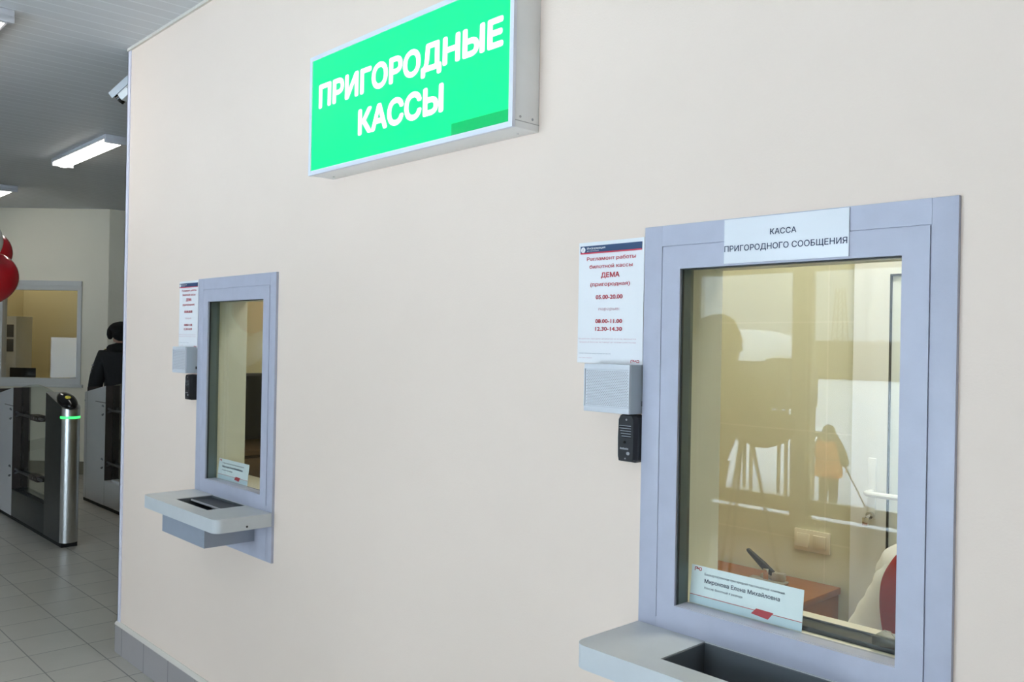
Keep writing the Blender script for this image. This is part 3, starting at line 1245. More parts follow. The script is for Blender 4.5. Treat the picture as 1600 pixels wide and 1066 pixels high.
# ------------------------------------------------------------------ ticket gates
def ticket_gate(loc, label, lit):
    side = 'steel_dark_refl' if lit else 'steel_side'  # one steel on both gates; their differing reflections are painted as two tones
    t = thing('ticket_gate', label, 'ticket gate', loc, 0, 'ticket gates')
    hw = .07

    def outline(xa, xb, r, grow=0.0):
        """column plan, square at xa and rounded at xb"""
        sgn = 1 if xb > xa else -1
        w_ = hw + grow
        pts = [(xa, -w_), (xb - sgn * r, -w_)]
        for k in range(1, 12):
            a = -PI / 2 + PI * k / 12
            pts.append((xb - sgn * r + sgn * (r + grow) * math.cos(a), w_ * math.sin(a)))
        pts += [(xb - sgn * r, w_), (xa, w_)]
        return pts
    # front column, its top falling towards the passenger
    b = BM()
    slab_xy(b, outline(.58, 1.03, .07), .035, 1.2)
    for v in b.verts:
        if v.co.z > 1.1:
            k = max(0, (v.co.x - .58) / .45)
            v.co.z = 1.175 - .03 * k - .085 * k * k
    bmesh.ops.recalc_face_normals(b, faces=b.faces[:])
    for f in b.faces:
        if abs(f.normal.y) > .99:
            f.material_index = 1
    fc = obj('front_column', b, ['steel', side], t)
    b = BM()
    slab_xy(b, [p for p in outline(.58, 1.03, .07, .0012) if p[0] > .90], .992, 1.010)
    obj('light_band', b, 'led' if lit else 'led_off', fc)
    # rear column
    b = BM()
    slab_xy(b, outline(-.38, -1.03, .07), .035, 1.165)
    for v in b.verts:
        if v.co.z > 1.1 and v.co.x < -.7:
            v.co.z = 1.165 - .14 * ((-.7 - v.co.x) / .33) ** 2
    bmesh.ops.recalc_face_normals(b, faces=b.faces[:])
    for f in b.faces:
        if f.normal.x > .9 and f.calc_center_median().x > -.4:
            f.material_index = 1
    rc = obj('rear_column', b, ['steel_side', 'gate_dark'], t)
    b = BM()
    slab_xy(b, [p for p in outline(-.38, -1.03, .07, .0012) if p[0] < -.90], .985, 1.0)
    obj('light_band', b, 'led' if lit else 'led_off', rc)
    b = BM()
    bx(b, -.90, -.898, -hw - .0006, hw + .0006, .04, 1.13)
    bx(b, -.66, -.38, -hw - .0006, hw + .0006, 1.0, 1.006)
    obj('seam', b, 'gate_dark', rc)
    b = BM()
    bx(b, -.38, .58, -hw, hw, .035, .27, .004)
    bx(b, -.30, .50, -.03, .03, .27, .285)
    obj('low_body', b, 'steel_dark_refl' if lit else 'steel_side', t)
    b = BM()
    bx(b, -1.0, 1.0, -hw + .012, hw - .012, 0, .036)
    obj('plinth', b, 'plinth', t)
    # arched glass between the columns
    b = BM()
    poly = [(-.38, .284), (.58, .284)] + [(.58 - .96 * k / 12, 1.165 + .045 * math.sin(PI * k / 12)) for k in range(13)]
    prism(b, poly, -.006, .006)
    obj('glass_panel', b, 'gateglass', t)
    for z in (.93, .425):
        b = BM()
        for y in (-.022, .022):
            tube(b, [(-.34, y, z), (-.1, y, z), (.32, y, z + .004)], .012, 10)
            tube(b, [(-.34, y, z), (-.45, y * 3.4, z + .045)], .010, 8)
            tube(b, [(-.34, y, z), (-.45, y * 3.4, z - .045)], .010, 8)
        bx(b, .0, .24, -.034, .034, z - .024, z + .026, .004, 1)
        for x in (.05, .12, .19):
            cone(b, (x, -.036, z), (x, .036, z), .010, .010, 12, 0)
        obj('barrier_arm', b, ['steel_dk', 'gate_dark'], t)
    b = BM()
    ell(b, (.875, 0, 1.122), (.150, .068, .048), (0, math.radians(17), 0), 28, 16)
    rd = obj('card_reader', b, 'reader', t)
    b = BM()
    ell(b, (.925, -.006, 1.150), (.030, .024, .008), (0, math.radians(24), 0), 16, 10)
    obj('reader_mark', b, 'yellow', rd)
    return t


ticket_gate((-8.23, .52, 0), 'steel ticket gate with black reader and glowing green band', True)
ticket_gate((-8.23, 1.30, 0), 'steel ticket gate half hidden behind the ticket wall end', False)

# ------------------------------------------------------------------ balloons
def balloon_mesh(name, m):
    b = BM()
    ell(b, (0, 0, 0), (1, 1, 1.08), None, 32, 22)
    for v in b.verts:
        if v.co.z < 0:
            k = -v.co.z / 1.08
            v.co.x *= 1 - .16 * k ** 3
            v.co.y *= 1 - .16 * k ** 3
            v.co.z *= 1 + .12 * k ** 2
    cone(b, (0, 0, -1.32), (0, 0, -1.18), .10, .035, 12)
    o = obj(name, b, m)
    b = BM()
    tube(b, [(0, 0, -1.3), (.1, 0, -2.2), (-.05, .08, -3.2), (.06, -.02, -4.2)], .014, 6)
    r = obj('ribbon', b, 'ribbon', o)
    return o


BAL = [  # x, y, z, radius, red?, label
    (-6.0, -.27, 1.985, .137, 1, 'large red balloon cut by the left edge, lowest of the bunch in view'),
    (-6.25, -.235, 2.155, .125, 1, 'red balloon peeping out above the large red one at the left edge'),
    (-5.80, -.395, 2.185, .125, 0, 'white balloon at the left edge, topmost of the bunch'),
    (-5.36, -.98, 1.83, .135, 1, 'red balloon whose mirror image glows orange in the farther ticket window'),
    (-5.52, -1.02, 1.60, .130, 0, 'white balloon mirrored in the middle of the farther ticket window'),
    (-5.70, -.80, 1.98, .130, 0, 'white balloon mirrored at the top of the farther ticket window'),
    (-5.95, -.62, 1.78, .130, 1, 'red balloon deep in the bunch beyond the left edge'),
    (-6.15, -.90, 2.08, .125, 1, 'red balloon at the back of the bunch beyond the left edge'),
    (-5.95, -1.15, 1.85, .130, 0, 'white balloon at the back of the bunch beyond the left edge'),
]
protos = {}
for x, y, z, r, red, lab in BAL:
    if red not in protos:
        o = balloon_mesh('balloon', 'redball' if red else 'whiteball')
        protos[red] = o
    else:
        o = protos[red].copy()
        COL.objects.link(o)
        for ch in list(protos[red].children):
            c = ch.copy()
            COL.objects.link(c)
            c.parent = o
    o.location = (x - .028, y - .03, z)
    o.scale = (r, r, r)
    o.rotation_euler = ((.1 if red else -.12), (-.06 if red else .08), x * 7)
    tag(o, lab, 'balloon', 'balloons of the bunch by the gates')

# ------------------------------------------------------------------ people
def skin_bm(V, E, sub=1):
    """V: list of (x, y, z, rx, ry); grows one smooth skin over the edges"""
    me = bpy.data.meshes.new('skin_tmp')
    me.from_pydata([v[:3] for v in V], E, [])
    o = bpy.data.objects.new('skin_tmp', me)
    COL.objects.link(o)
    md = o.modifiers.new('s', 'SKIN')
    md.use_smooth_shade = True
    for i, v in enumerate(V):
        d = me.skin_vertices[0].data[i]
        d.radius = (v[3], v[4] if len(v) > 4 else v[3])
        d.use_root = (i == 0)
    ss = o.modifiers.new('d', 'SUBSURF')
    ss.levels = ss.render_levels = sub
    dg = bpy.context.evaluated_depsgraph_get()
    m2 = bpy.data.meshes.new_from_object(o.evaluated_get(dg))
    b = BM()
    b.from_mesh(m2)
    bpy.data.objects.remove(o)
    bpy.data.meshes.remove(me)
    bpy.data.meshes.remove(m2)
    return b


def fuse(b, voxel):
    """one continuous surface out of overlapping closed shapes"""
    me = bpy.data.meshes.new('fuse_tmp')
    b.to_mesh(me)
    b.free()
    o = bpy.data.objects.new('fuse_tmp', me)
    COL.objects.link(o)
    md = o.modifiers.new('r', 'REMESH')
    md.mode = 'VOXEL'
    md.voxel_size = voxel
    sm = o.modifiers.new('m', 'SMOOTH')
    sm.iterations = 3
    dg = bpy.context.evaluated_depsgraph_get()
    m2 = bpy.data.meshes.new_from_object(o.evaluated_get(dg))
    b = BM()
    b.from_mesh(m2)
    bpy.data.objects.remove(o)
    bpy.data.meshes.remove(me)
    bpy.data.meshes.remove(m2)
    left, parts = set(b.verts), []                      # drop loose crumbs, keep the one body
    while left:
        st, isl = [left.pop()], []
        while st:
            v = st.pop()
            isl.append(v)
            for ed in v.link_edges:
                w_ = ed.other_vert(v)
                if w_ in left:
                    left.remove(w_)
                    st.append(w_)
        parts.append(isl)
    parts.sort(key=len)
    for isl in parts[:-1]:
        bmesh.ops.delete(b, geom=isl, context='VERTS')
    return b


STAND = dict(pelvis=(0, 0, .96), belly=(0, -.01, 1.10), chest=(0, -.005, 1.30), neck=(0, .01, 1.47), skull=(0, -.005, 1.585),
             shr=(-.185, .01, 1.415), elr=(-.245, .03, 1.13), wrr=(-.265, -.06, .88), shl=(.185, .01, 1.415), ell=(.245, .03, 1.13), wrl=(.265, -.06, .88),
             hir=(-.09, 0, .92), knr=(-.105, -.02, .50), anr=(-.11, .02, .09), tor=(-.125, -.15, .035),
             hil=(.09, 0, .92), knl=(.105, -.02, .50), anl=(.11, .02, .09), tol=(.125, -.15, .035))
BODY_R = dict(pelvis=(.145, .11), belly=(.135, .10), chest=(.155, .11), neck=.055, skull=.075, shr=.062, elr=.043, wrr=.028, shl=.062, ell=.043, wrl=.028,
              hir=.09, knr=.06, anr=.042, tor=.032, hil=.09, knl=.06, anl=.042, tol=.032)
BONES = [('pelvis', 'belly'), ('belly', 'chest'), ('chest', 'neck'), ('neck', 'skull'), ('chest', 'shr'), ('shr', 'elr'), ('elr', 'wrr'), ('chest', 'shl'),
         ('shl', 'ell'), ('ell', 'wrl'), ('pelvis', 'hir'), ('hir', 'knr'), ('knr', 'anr'), ('anr', 'tor'), ('pelvis', 'hil'), ('hil', 'knl'), ('knl', 'anl'), ('anl', 'tol')]


def limb_bm(J, R, names, grow=0.0, sub=1, scale=None):
    V, idx = [], {}
    for n_ in names:
        r = R[n_]
        rx, ry = r if isinstance(r, tuple) else (r, r)
        k = (scale or {}).get(n_, 1.0)
        idx[n_] = len(V)
        V.append((*J[n_], rx * k + grow, ry * k + grow))
    E_ = [(idx[a], idx[c_]) for a, c_ in BONES if a in idx and c_ in idx]
    return skin_bm(V, E_, sub)


def hand(b, wrist, elbow, palm_in, curl=.5):
    """palm, four unequal bent fingers and a thumb from its side"""
    w_ = Vector(wrist)
    d = (w_ - Vector(elbow)).normalized()
    n_ = Vector(palm_in)
    n_ = (n_ - d * n_.dot(d)).normalized()
    s = d.cross(n_).normalized()
    m = Matrix((s, d, n_)).transposed().to_4x4()
    m.translation = w_
    q = BM()
    ell(q, (0, .050, 0), (.040, .055, .016), None, 14, 10)
    ell(q, (0, .0, 0), (.028, .03, .022), None, 12, 8)
    for i, (x, L_) in enumerate(((-.029, .066), (-.010, .076), (.010, .071), (.028, .056))):
        p = [(x, .088, 0)]
        a = 0
        for k in range(3):
            a += curl * (.55 + .1 * i)
            p.append((x * (1 + .04 * k), p[-1][1] + L_ / 3 * math.cos(a), p[-1][2] + L_ / 3 * math.sin(a)))
        tube(q, p, [.0095, .009, .008, .006], 8)
    tube(q, [(-.030, .03, .004), (-.052, .058, .014), (-.056, .085, .026)], [.012, .0105, .008], 8)
    merge(b, q, m)


def head(b, c, yaw=0.0, pitch=0.0, mask=None):
    m = Matrix.Translation(Vector(c)) @ Euler((pitch, 0, yaw)).to_matrix().to_4x4()
    q = BM()
    ell(q, (0, .008, .03), (.076, .096, .098), None, 24, 18)
    ell(q, (0, -.020, -.045), (.056, .066, .062), None, 20, 14)      # jaw
    ell(q, (0, -.078, -.088), (.022, .018, .018), None, 12, 8)       # chin
    cone(q, (0, -.088, .022), (0, -.106, -.018), .009, .015, 10)     # nose
    ell(q, (0, -.100, -.020), (.017, .012, .010), None, 10, 8)
    ell(q, (0, -.083, -.052), (.026, .012, .009), None, 12, 8)       # lips
    ell(q, (0, -.080, .036), (.055, .018, .010), None, 14, 8)        # brow
    for sx in (-1, 1):
        ell(q, (sx * .032, -.074, .016), (.015, .012, .011), None, 10, 8)
        ell(q, (sx * .078, .012, .0), (.010, .024, .033), None, 10, 8)
    merge(b, q, m)
    return m


def figure(root, J, R=BODY_R, head_yaw=0.0, head_pitch=0.0, palms=((0, -1, 0), (0, -1, 0)), curl=.5, voxel=.011):
    b = limb_bm(J, R, list(R.keys()), 0, 1)
    hm = head(b, J['skull'] if 'headc' not in J else J['headc'], head_yaw, head_pitch)
    hand(b, J['wrr'], J['elr'], palms[0], curl)
    hand(b, J['wrl'], J['ell'], palms[1], curl)
    b = fuse(b, voxel)
    for f in b.faces:                                   # eyes and lips
        p = hm.inverted() @ f.calc_center_median()
        if abs(abs(p.x) - .032) < .011 and abs(p.z - .016) < .006 and p.y < -.07:
            f.material_index = 1
        elif abs(p.x) < .022 and abs(p.z + .052) < .008 and p.y < -.08:
            f.material_index = 2
    o = obj('body', b, ['skin', 'screen', mat('lips', (.42, .15, .13), .5)], root, smooth=180)
    return hm


def garment(root, name, J, names, m, grow, scale=None, R=BODY_R, extra=None, smooth=180, sub=2):
    b = limb_bm(J, R, names, grow, sub, scale)
    if extra:
        extra(b)
    return obj(name, b, m, root, smooth=smooth)


UPPER = ['belly', 'pelvis', 'chest', 'neck', 'shr', 'elr', 'wrr', 'shl', 'ell', 'wrl']
LEGS = ['pelvis', 'hir', 'knr', 'anr', 'hil', 'knl', 'anl']


def boots(root, J, m='boot'):
    for s in 'rl':
        b = skin_bm([(*J['an' + s], .056, .056), (J['an' + s][0], J['an' + s][1], J['an' + s][2] + .14, .056, .056),
                     (J['an' + s][0], J['an' + s][1], .05, .052, .05), (*J['to' + s], .046, .036)], [(0, 1), (0, 2), (2, 3)], 2)
        for v in b.verts:
            v.co.z = max(v.co.z, 0.0)
        obj('boot', b, m, root, smooth=180)


# officer behind the second gate: seen from the back, turned a little to the left
t = thing('person', 'person in black uniform coat and fur hat standing behind the gates', 'person', (-9.50, 1.68, 0), math.radians(-108))
J = dict(STAND)
J['headc'] = (0, -.01, 1.60)
hm = figure(t, J)
garment(t, 'coat', J, UPPER + ['hir', 'hil'], 'coat_blk', .034, {'pelvis': 1.25, 'belly': 1.15, 'hir': 1.2, 'hil': 1.2, 'wrr': 1.3, 'wrl': 1.3, 'neck': 1.1})
garment(t, 'trousers', J, LEGS, 'trous', .03)
boots(t, J)
b = BM()
tube(b, [(-.07, -.06, 1.485), (-.10, .02, 1.50), (-.05, .085, 1.515), (.05, .085, 1.515), (.10, .02, 1.50), (.07, -.06, 1.485)], .050, 12)
obj('fur_collar', b, 'fur', t, smooth=180)
b = BM()
ell(b, (0, .005, 1.70), (.140, .150, .090), None, 28, 18)
ell(b, (0, -.085, 1.705), (.085, .040, .062), None, 18, 12)
ell(b, (-.115, .02, 1.665), (.034, .080, .066), None, 16, 12)
ell(b, (.115, .02, 1.665), (.034, .080, .066), None, 16, 12)
ell(b, (0, .11, 1.655), (.100, .040, .070), None, 16, 12)
for v in b.verts:
    v.co += Vector(noise.noise_vector(v.co * 55)) * .006
obj('fur_hat', b, 'fur', t, smooth=180)
for sx in (-1, 1):
    b = BM()
    bx(b, sx * .10, sx * .20, -.03, .035, 1.497, 1.505, .003)
    bx(b, sx * .13, sx * .17, -.015, .02, 1.504, 1.510, .002, 1)
    for v in b.verts:
        v.co.z += .012 - (abs(v.co.x) - .10) * .38
    obj('shoulder_strap', b, ['coat_blk', 'gold'], t)
b = BM()
for z, w_ in ((1.33, .028), (1.295, .03), (1.26, .024)):
    ell(b, (.272 + (1.33 - z) * .2, .030, z), (.012, w_, .011), None, 12, 8)
obj('sleeve_patch', b, 'badge_gr', t)

# clerk seated behind the near window ------------------------------------
t = thing('person', 'person in white blouse and red waistcoat seated behind the nearer ticket window', 'person', (-.812, .70, 0), math.radians(-22))
J = dict(pelvis=(0, .06, .56), belly=(0, .03, .68), chest=(0, -.02, .92), neck=(0, -.03, 1.125), skull=(0, -.05, 1.245), headc=(0, -.05, 1.26),
         shr=(-.165, .0, 1.055), elr=(-.262, -.05, .80), wrr=(-.14, -.30, .775), shl=(.195, -.02, 1.055), ell=(.29, -.10, .82), wrl=(.10, -.32, .79),
         hir=(-.09, .06, .54), knr=(-.12, -.36, .53), anr=(-.12, -.36, .09), tor=(-.13, -.50, .035),
         hil=(.09, .06, .54), knl=(.12, -.36, .53), anl=(.12, -.36, .09), tol=(.13, -.50, .035))
figure(t, J, palms=((0, 0, -1), (0, 0, -1)), curl=.35)


def puffs(b):
    ell(b, (-.185, .0, 1.035), (.070, .066, .078), (0, .35, 0), 48, 32)
    ell(b, (.21, -.02, 1.035), (.066, .062, .075), (0, -.35, 0), 48, 32)
    for v in b.verts:                                     # cloth folds across the sleeve
        k = math.sin(v.co.z * 85 + v.co.x * 90 + v.co.y * 40) * .0022 + noise.noise(v.co * 16) * .009
        if abs(v.co.x) > .145:
            v.co += Vector((v.co.x, v.co.y + .05, 0)).normalized() * k


garment(t, 'blouse', J, UPPER, 'shirt', .016, {'elr': 1.45, 'wrr': 1.2, 'ell': 1.45, 'wrl': 1.2, 'shr': 1.0, 'shl': 1.0}, extra=puffs, sub=4)
b = BM()
vs = []
keys = [(.56, .175, .135), (.66, .172, .135), (.78, .172, .138), (.92, .195, .145), (1.02, .188, .130), (1.09, .145, .105), (1.125, .105, .08)]
prof = []
for k, (p, q) in enumerate(zip(keys, keys[1:])):        # smooth curve through the key sections
    p0, q1 = keys[max(k - 1, 0)], keys[min(k + 2, len(keys) - 1)]
    for i in range(6):
        u = i / 6
        prof.append(tuple(.5 * (2 * b1 + (c1 - a1) * u + (2 * a1 - 5 * b1 + 4 * c1 - d1) * u * u + (3 * b1 - a1 - 3 * c1 + d1) * u ** 3)
                          for a1, b1, c1, d1 in zip(p0, p, q, q1)))
prof.append(keys[-1])
for z, rx, ry in prof:
    cy = .04 - (z - .56) * .17
    vs.append([b.verts.new((rx * math.cos(2 * PI * k / 56), cy + ry * math.sin(2 * PI * k / 56), z)) for k in range(56)])
for p, q in zip(vs, vs[1:]):
    for k in range(56):
        j = (k + 1) % 56
        b.faces.new((p[k], p[j], q[j], q[k]))
bmesh.ops.solidify(b, geom=b.faces[:], thickness=.006)
obj('waistcoat', b, 'vest', t, smooth=60)
garment(t, 'skirt', J, ['pelvis', 'hir', 'knr', 'hil', 'knl'], 'coat_blk', .03)
b = BM()
ell(b, (0, -.030, 1.300), (.094, .108, .098), None, 24, 16)
ell(b, (0, .055, 1.24), (.075, .050, .095), None, 20, 14)
ell(b, (0, .10, 1.285), (.045, .045, .045), None, 18, 12)
for v in b.verts:
    if v.co.y < -.09 and v.co.z < 1.335:
        v.co.y = -.09
obj('hair', b, 'hair', t, smooth=180)
for s in 'rl':
    b = skin_bm([(*J['an' + s], .046, .046), (J['an' + s][0], J['an' + s][1], .045, .045, .042), (*J['to' + s], .038, .03)], [(0, 1), (1, 2)], 2)
    for v in b.verts:
        v.co.z = max(0, v.co.z)
    obj('shoe', b, 'boot', t, smooth=180)
# her office chair
t = thing('office_chair', 'black office chair under the person in the red waistcoat', 'chair', (-.87, .82, 0))
t.rotation_euler = (0, 0, math.radians(-22))
b = BM()
bx(b, -.23, .23, -.24, .22, .405, .452, .02)
obj('seat', b, 'black', t)
b = BM()
bx(b, -.20, .20, .205, .245, .52, .98, .018)
tube(b, [(0, .15, .43), (0, .26, .45), (0, .255, .62)], .018, 8)
obj('backrest', b, 'black', t)
b = BM()
cone(b, (0, 0, .10), (0, 0, .41), .025, .025, 16)
obj('column', b, 'chrome', t)
b = BM()
for k in range(5):
    a = 2 * PI * k / 5
    tube(b, [(0, 0, .12), (.26 * math.cos(a), .26 * math.sin(a), .07)], [.022, .014], 8)
    ell(b, (.27 * math.cos(a), .27 * math.sin(a), .028), (.028, .028, .028), None, 12, 8)
obj('base', b, 'black', t)
# ------------------------------------------------------------------ inside the near booth
b = BM()
x0, zt = -1.46, 2.12
ring(b, (x0, -.30, -.001, zt), (x0 + .05, -.35, .03, zt - .05), 1.455, 1.499)
ring(b, (x0 + .052, -.352, .032, zt - .052), (x0 + .135, -.415, .928, 1.905), 1.448, 1.492)
bx(b, x0 + .135, -.415, 1.46, 1.49, .032, .928)
d = struct('door_1', b, 'pvc')
b = BM()
bx(b, x0 + .139, -.419, 1.458, 1.474, .932, 1.901)
obj('door_infill', b, 'pvcglass', d)
b = BM()
ring(b, (x0 + .1345, -.412, .925, 1.908), (x0 + .139, -.419, .932, 1.901), 1.4465, 1.46)
obj('gasket', b, 'gasket', d)
b = BM()
bx(b, x0 + .068, x0 + .098, 1.440, 1.449, 1.03, 1.25, .004)
tube(b, [(x0 + .083, 1.445, 1.128), (x0 + .083, 1.40, 1.128), (x0 + .095, 1.392, 1.128), (x0 + .215, 1.392, 1.128)], .010, 10)
obj('door_handle', b, 'pvc', d)
b = BM()
cone(b, (x0 + .083, 1.445, 1.045), (x0 + .083, 1.425, 1.045), .013, .013, 16)
cone(b, (x0 + .083, 1.427, 1.045), (x0 + .079, 1.408, 1.038), .007, .005, 12)
bx(b, x0 + .068, x0 + .092, 1.402, 1.405, 1.012, 1.040, .001)
obj('lock_key', b, 'chrome', d)

t = thing('light_switch', 'cream double light switch on the yellow wall behind the glass', 'light switch', (-1.627, 1.5, .90))
b = BM()
bx(b, -.0725, .0725, -.012, 0, -.041, .041, .004)
obj('plate', b, 'switch', t)
for sx in (-1, 1):
    b = BM()
    q = BM()
    bx(q, -.026, .026, -.006, .002, -.026, .026, .002)
    merge(b, q, Matrix.Translation((sx * .034, -.0125, 0)) @ Matrix.Rotation(.07 * sx, 4, 'X'))
    obj('rocker', b, 'switch', t)

t = thing('desk', 'orange-brown wooden desk against the yellow wall behind the nearer window', 'desk', (-1.85, 1.0, 0))
b = BM()
bx(b, -.34, .345, -.54, .485, .725, .75, .003)
obj('tabletop', b, 'wood', t)
for x in (-.335, .32):
    b = BM()
    bx(b, x, x + .018, -.52, .48, 0, .725)
    obj('side_panel', b, 'wood', t)
b = BM()
bx(b, -.317, .32, .46, .478, .25, .725)
obj('modesty_panel', b, 'wood', t)

t = thing('stapler', 'heavy-duty stapler with raised black handle on the orange desk', 'stapler', (-1.72, 1.35, .75), math.radians(186))
t.scale = (.6, .6, .6)
b = BM()
bx(b, -.11, .13, -.032, .032, 0, .016, .004)
bx(b, -.10, -.04, -.040, .040, 0, .010, .003)
obj('base', b, 'stap', t)
b = BM()
bx(b, -.10, .06, -.018, .018, .024, .044, .003)
bx(b, -.095, -.02, -.024, .024, .016, .066, .004)
obj('magazine', b, 'stap', t)
b = BM()
bx(b, .0, .035, -.026, -.020, .012, .085, .002)
bx(b, .0, .035, .020, .026, .012, .085, .002)
cone(b, (.018, -.03, .07), (.018, .03, .07), .008, .008, 12)
obj('pivot', b, 'chrome', t)
b = BM()
q = BM()
prism(q, [(-.04, -.014), (.03, -.018), (.17, .006), (.185, .016), (.178, .026), (.04, .022), (-.04, .016)], -.017, .017)
bmesh.ops.bevel(q, geom=q.edges[:], offset=.004, segments=2, affect='EDGES')
merge(b, q, Matrix.Translation((.012, 0, .072)) @ Matrix.Rotation(math.radians(-32), 4, 'Y'))
obj('handle', b, 'black', t)

t = thing('hand_stamp', 'small black stamp on the desk, just past the name card corner', 'stamp', (-1.517, 1.14, .75))
b = BM()
bx(b, -.02, .02, -.012, .012, 0, .014, .002)
obj('base', b, 'black', t)
b = BM()
cone(b, (0, 0, .012), (0, 0, .03), .008, .006, 12)
ell(b, (0, 0, .04), (.017, .017, .016), None, 16, 12)
obj('knob', b, 'black', t)

b = BM()
bx(b, -1.16, .20, WT + .006, .44, .725, .75, .003)
for x in (-1.15, .17):
    bx(b, x, x + .02, WT + .01, .46, 0, .725)
o = obj('counter', b, 'wood')
tag(o, 'wooden counter under the inside of the nearer ticket window', 'counter')

t = thing('document_tray', 'smoked grey tray strip lying along the sill inside the nearer window', 'tray', (NX + .25, .056, NZ - GB + .0005))
b = BM()
bx(b, 0, .38, 0, .055, 0, .010, .001)
bx(b, 0, .38, .049, .055, .009, .013, .001)
obj('strip', b, 'lid', t)
b = BM()
bx(b, .28, .355, -.006, .05, .0105, .028, .001)
obj('clear_block', b, 'acrylic', t)


def booth_lamp(loc, label, m='boothlamp'):
    t = thing('panel_lamp', label, 'ceiling lamp', loc)
    b = BM()
    ring(b, (-.3, .3, -.3, .3), (-.285, .285, -.285, .285), -.018, 0)
    o1 = obj('housing', b, 'lampbody', t)
    o1.rotation_euler = (-PI / 2, 0, 0)
    b = BM()
    bx(b, -.286, .286, -.286, .286, -.014, -.004)
    obj('diffuser', b, m, t)
    return t


booth_lamp((-.95, .80, CEIL), 'square panel lamp on the ceiling of the nearer ticket booth')
booth_lamp((-2.65, 1.10, CEIL), 'square panel lamp on the ceiling of the farther ticket booth', 'farboothlamp')

# ------------------------------------------------------------------ inside the far booth
t = thing('cupboard', 'brown wooden cupboard seen low through the farther ticket window', 'cupboard', (-4.32, .80, 0))
b = BM()
bx(b, -.22, .20, -.55, .55, .0, 1.045, .002)
obj('body', b, 'wood_dk', t)
b = BM()
bx(b, -.23, .215, -.56, .56, 1.045, 1.07, .003)
obj('top', b, 'wood_dk', t)
for sy in (-1, 1):
    b = BM()
    bx(b, .200, .214, min(sy * .01, sy * .54), max(sy * .01, sy * .54), .04, 1.03, .002)
    dd = obj('door', b, 'wood_dk', t)
    b = BM()
    tube(b, [(.212, sy * .05, .5), (.228, sy * .05, .5), (.228, sy * .05, .6), (.212, sy * .05, .6)], .005, 8)
    obj('handle', b, 'chrome', dd)
t = thing('monitor', 'black monitor showing a grey disc inside the farther ticket window', 'monitor', (-4.28, .72, 1.07))
b = BM()
bx(b, -.06, .06, -.10, .10, 0, .012, .004)
bx(b, -.03, -.01, -.025, .025, .01, .12, .003)
obj('stand', b, 'black', t)
b = BM()
bx(b, -.025, .015, -.31, .31, .035, .385, .006)
obj('housing', b, 'black', t)
RX = Matrix(((0, -1, 0, .0155), (1, 0, 0, 0), (0, 0, 1, 0), (0, 0, 0, 1)))     # flat art turned to face +X
b = BM()
bx(b, .014, .0158, -.295, .295, .05, .37)
sc_ = obj('screen', b, 'screen', t)
b = BM()
cone(b, (.0155, .02, .215), (.0170, .02, .215), .145, .145, 48)
obj('disc', b, 'disc', sc_)
b = BM()
q = BM()
txt(q, 'Ge', -.115, .02, .195, .055, -.002, .02)
merge(b, q, RX)
obj('screen_lettering', b, 'disc_red', sc_, smooth=0)

# ------------------------------------------------------------------ the office behind the diagonal wall
def office(o):
    o.matrix_world = DM @ o.matrix_world
    return o


t = thing('wall_cabinet', 'white cabinet with two dark panels behind the far office window', 'cabinet', DM @ Vector((-.22, .62, 0)), PI / 4)
b = BM()
bx(b, -.20, .12, -.10, .25, 0, 1.86, .004)
obj('body', b, 'pvc', t)
for z in (1.42, 1.60):
    b = BM()
    bx(b, -.17, .09, -.112, -.098, z, z + .155, .002)
    obj('drawer', b, 'cab_grey', t)
t = thing('laptop', 'dark screen at the lower left of the far office window', 'laptop', DM @ Vector((.12, .34, 0)), PI / 4)
t.location.z = 1.04
b = BM()
bx(b, -.16, .16, -.02, .20, 0, .016, .004)
obj('base', b, 'black', t)
b = BM()
bx(b, -.16, .16, -.035, -.025, .014, .19, .003)
obj('screen', b, 'screen', t)
b = BM()
q = BM()
bx(q, -.85, 1.15, .16, .48, 1.0, 1.04, .003)
for x in (-.80, .4, 1.1):
    bx(q, x, x + .03, .2, .45, 0, 1.0)
merge(b, q, DM)
o = obj('counter', b, 'wood_dk')
tag(o, 'counter inside the far office under its window', 'counter')
for k, (s, dpt, w_, h_, lab) in enumerate(((.60, .38, .10, .05, 'low stack of grey office paper behind the far window'),
                                          (.82, .34, .10, .085, 'tall stack of grey office paper in the far window corner'))):
    b = BM()
    q = BM()
    for i in range(4):
        bx(q, s - w_ + .006 * (i % 2), s + w_, dpt - .07 + .004 * (i % 3), dpt + .07, 1.04 + h_ * i / 4, 1.04 + h_ * (i + 1) / 4 - .001)
    merge(b, q, DM)
    o = obj('paper_stack', b, 'paper_grey')
    tag(o, lab, 'paper stack', 'paper stacks in the far office')
b = BM()
q = BM()
bx(q, -.02, .02, 1.97, 2.0, 0, CEIL)
booth_lamp(DM @ Vector((-.5, 1.3, CEIL)), 'square panel lamp on the ceiling of the far office', 'officelamp')
q.free()
b.free()

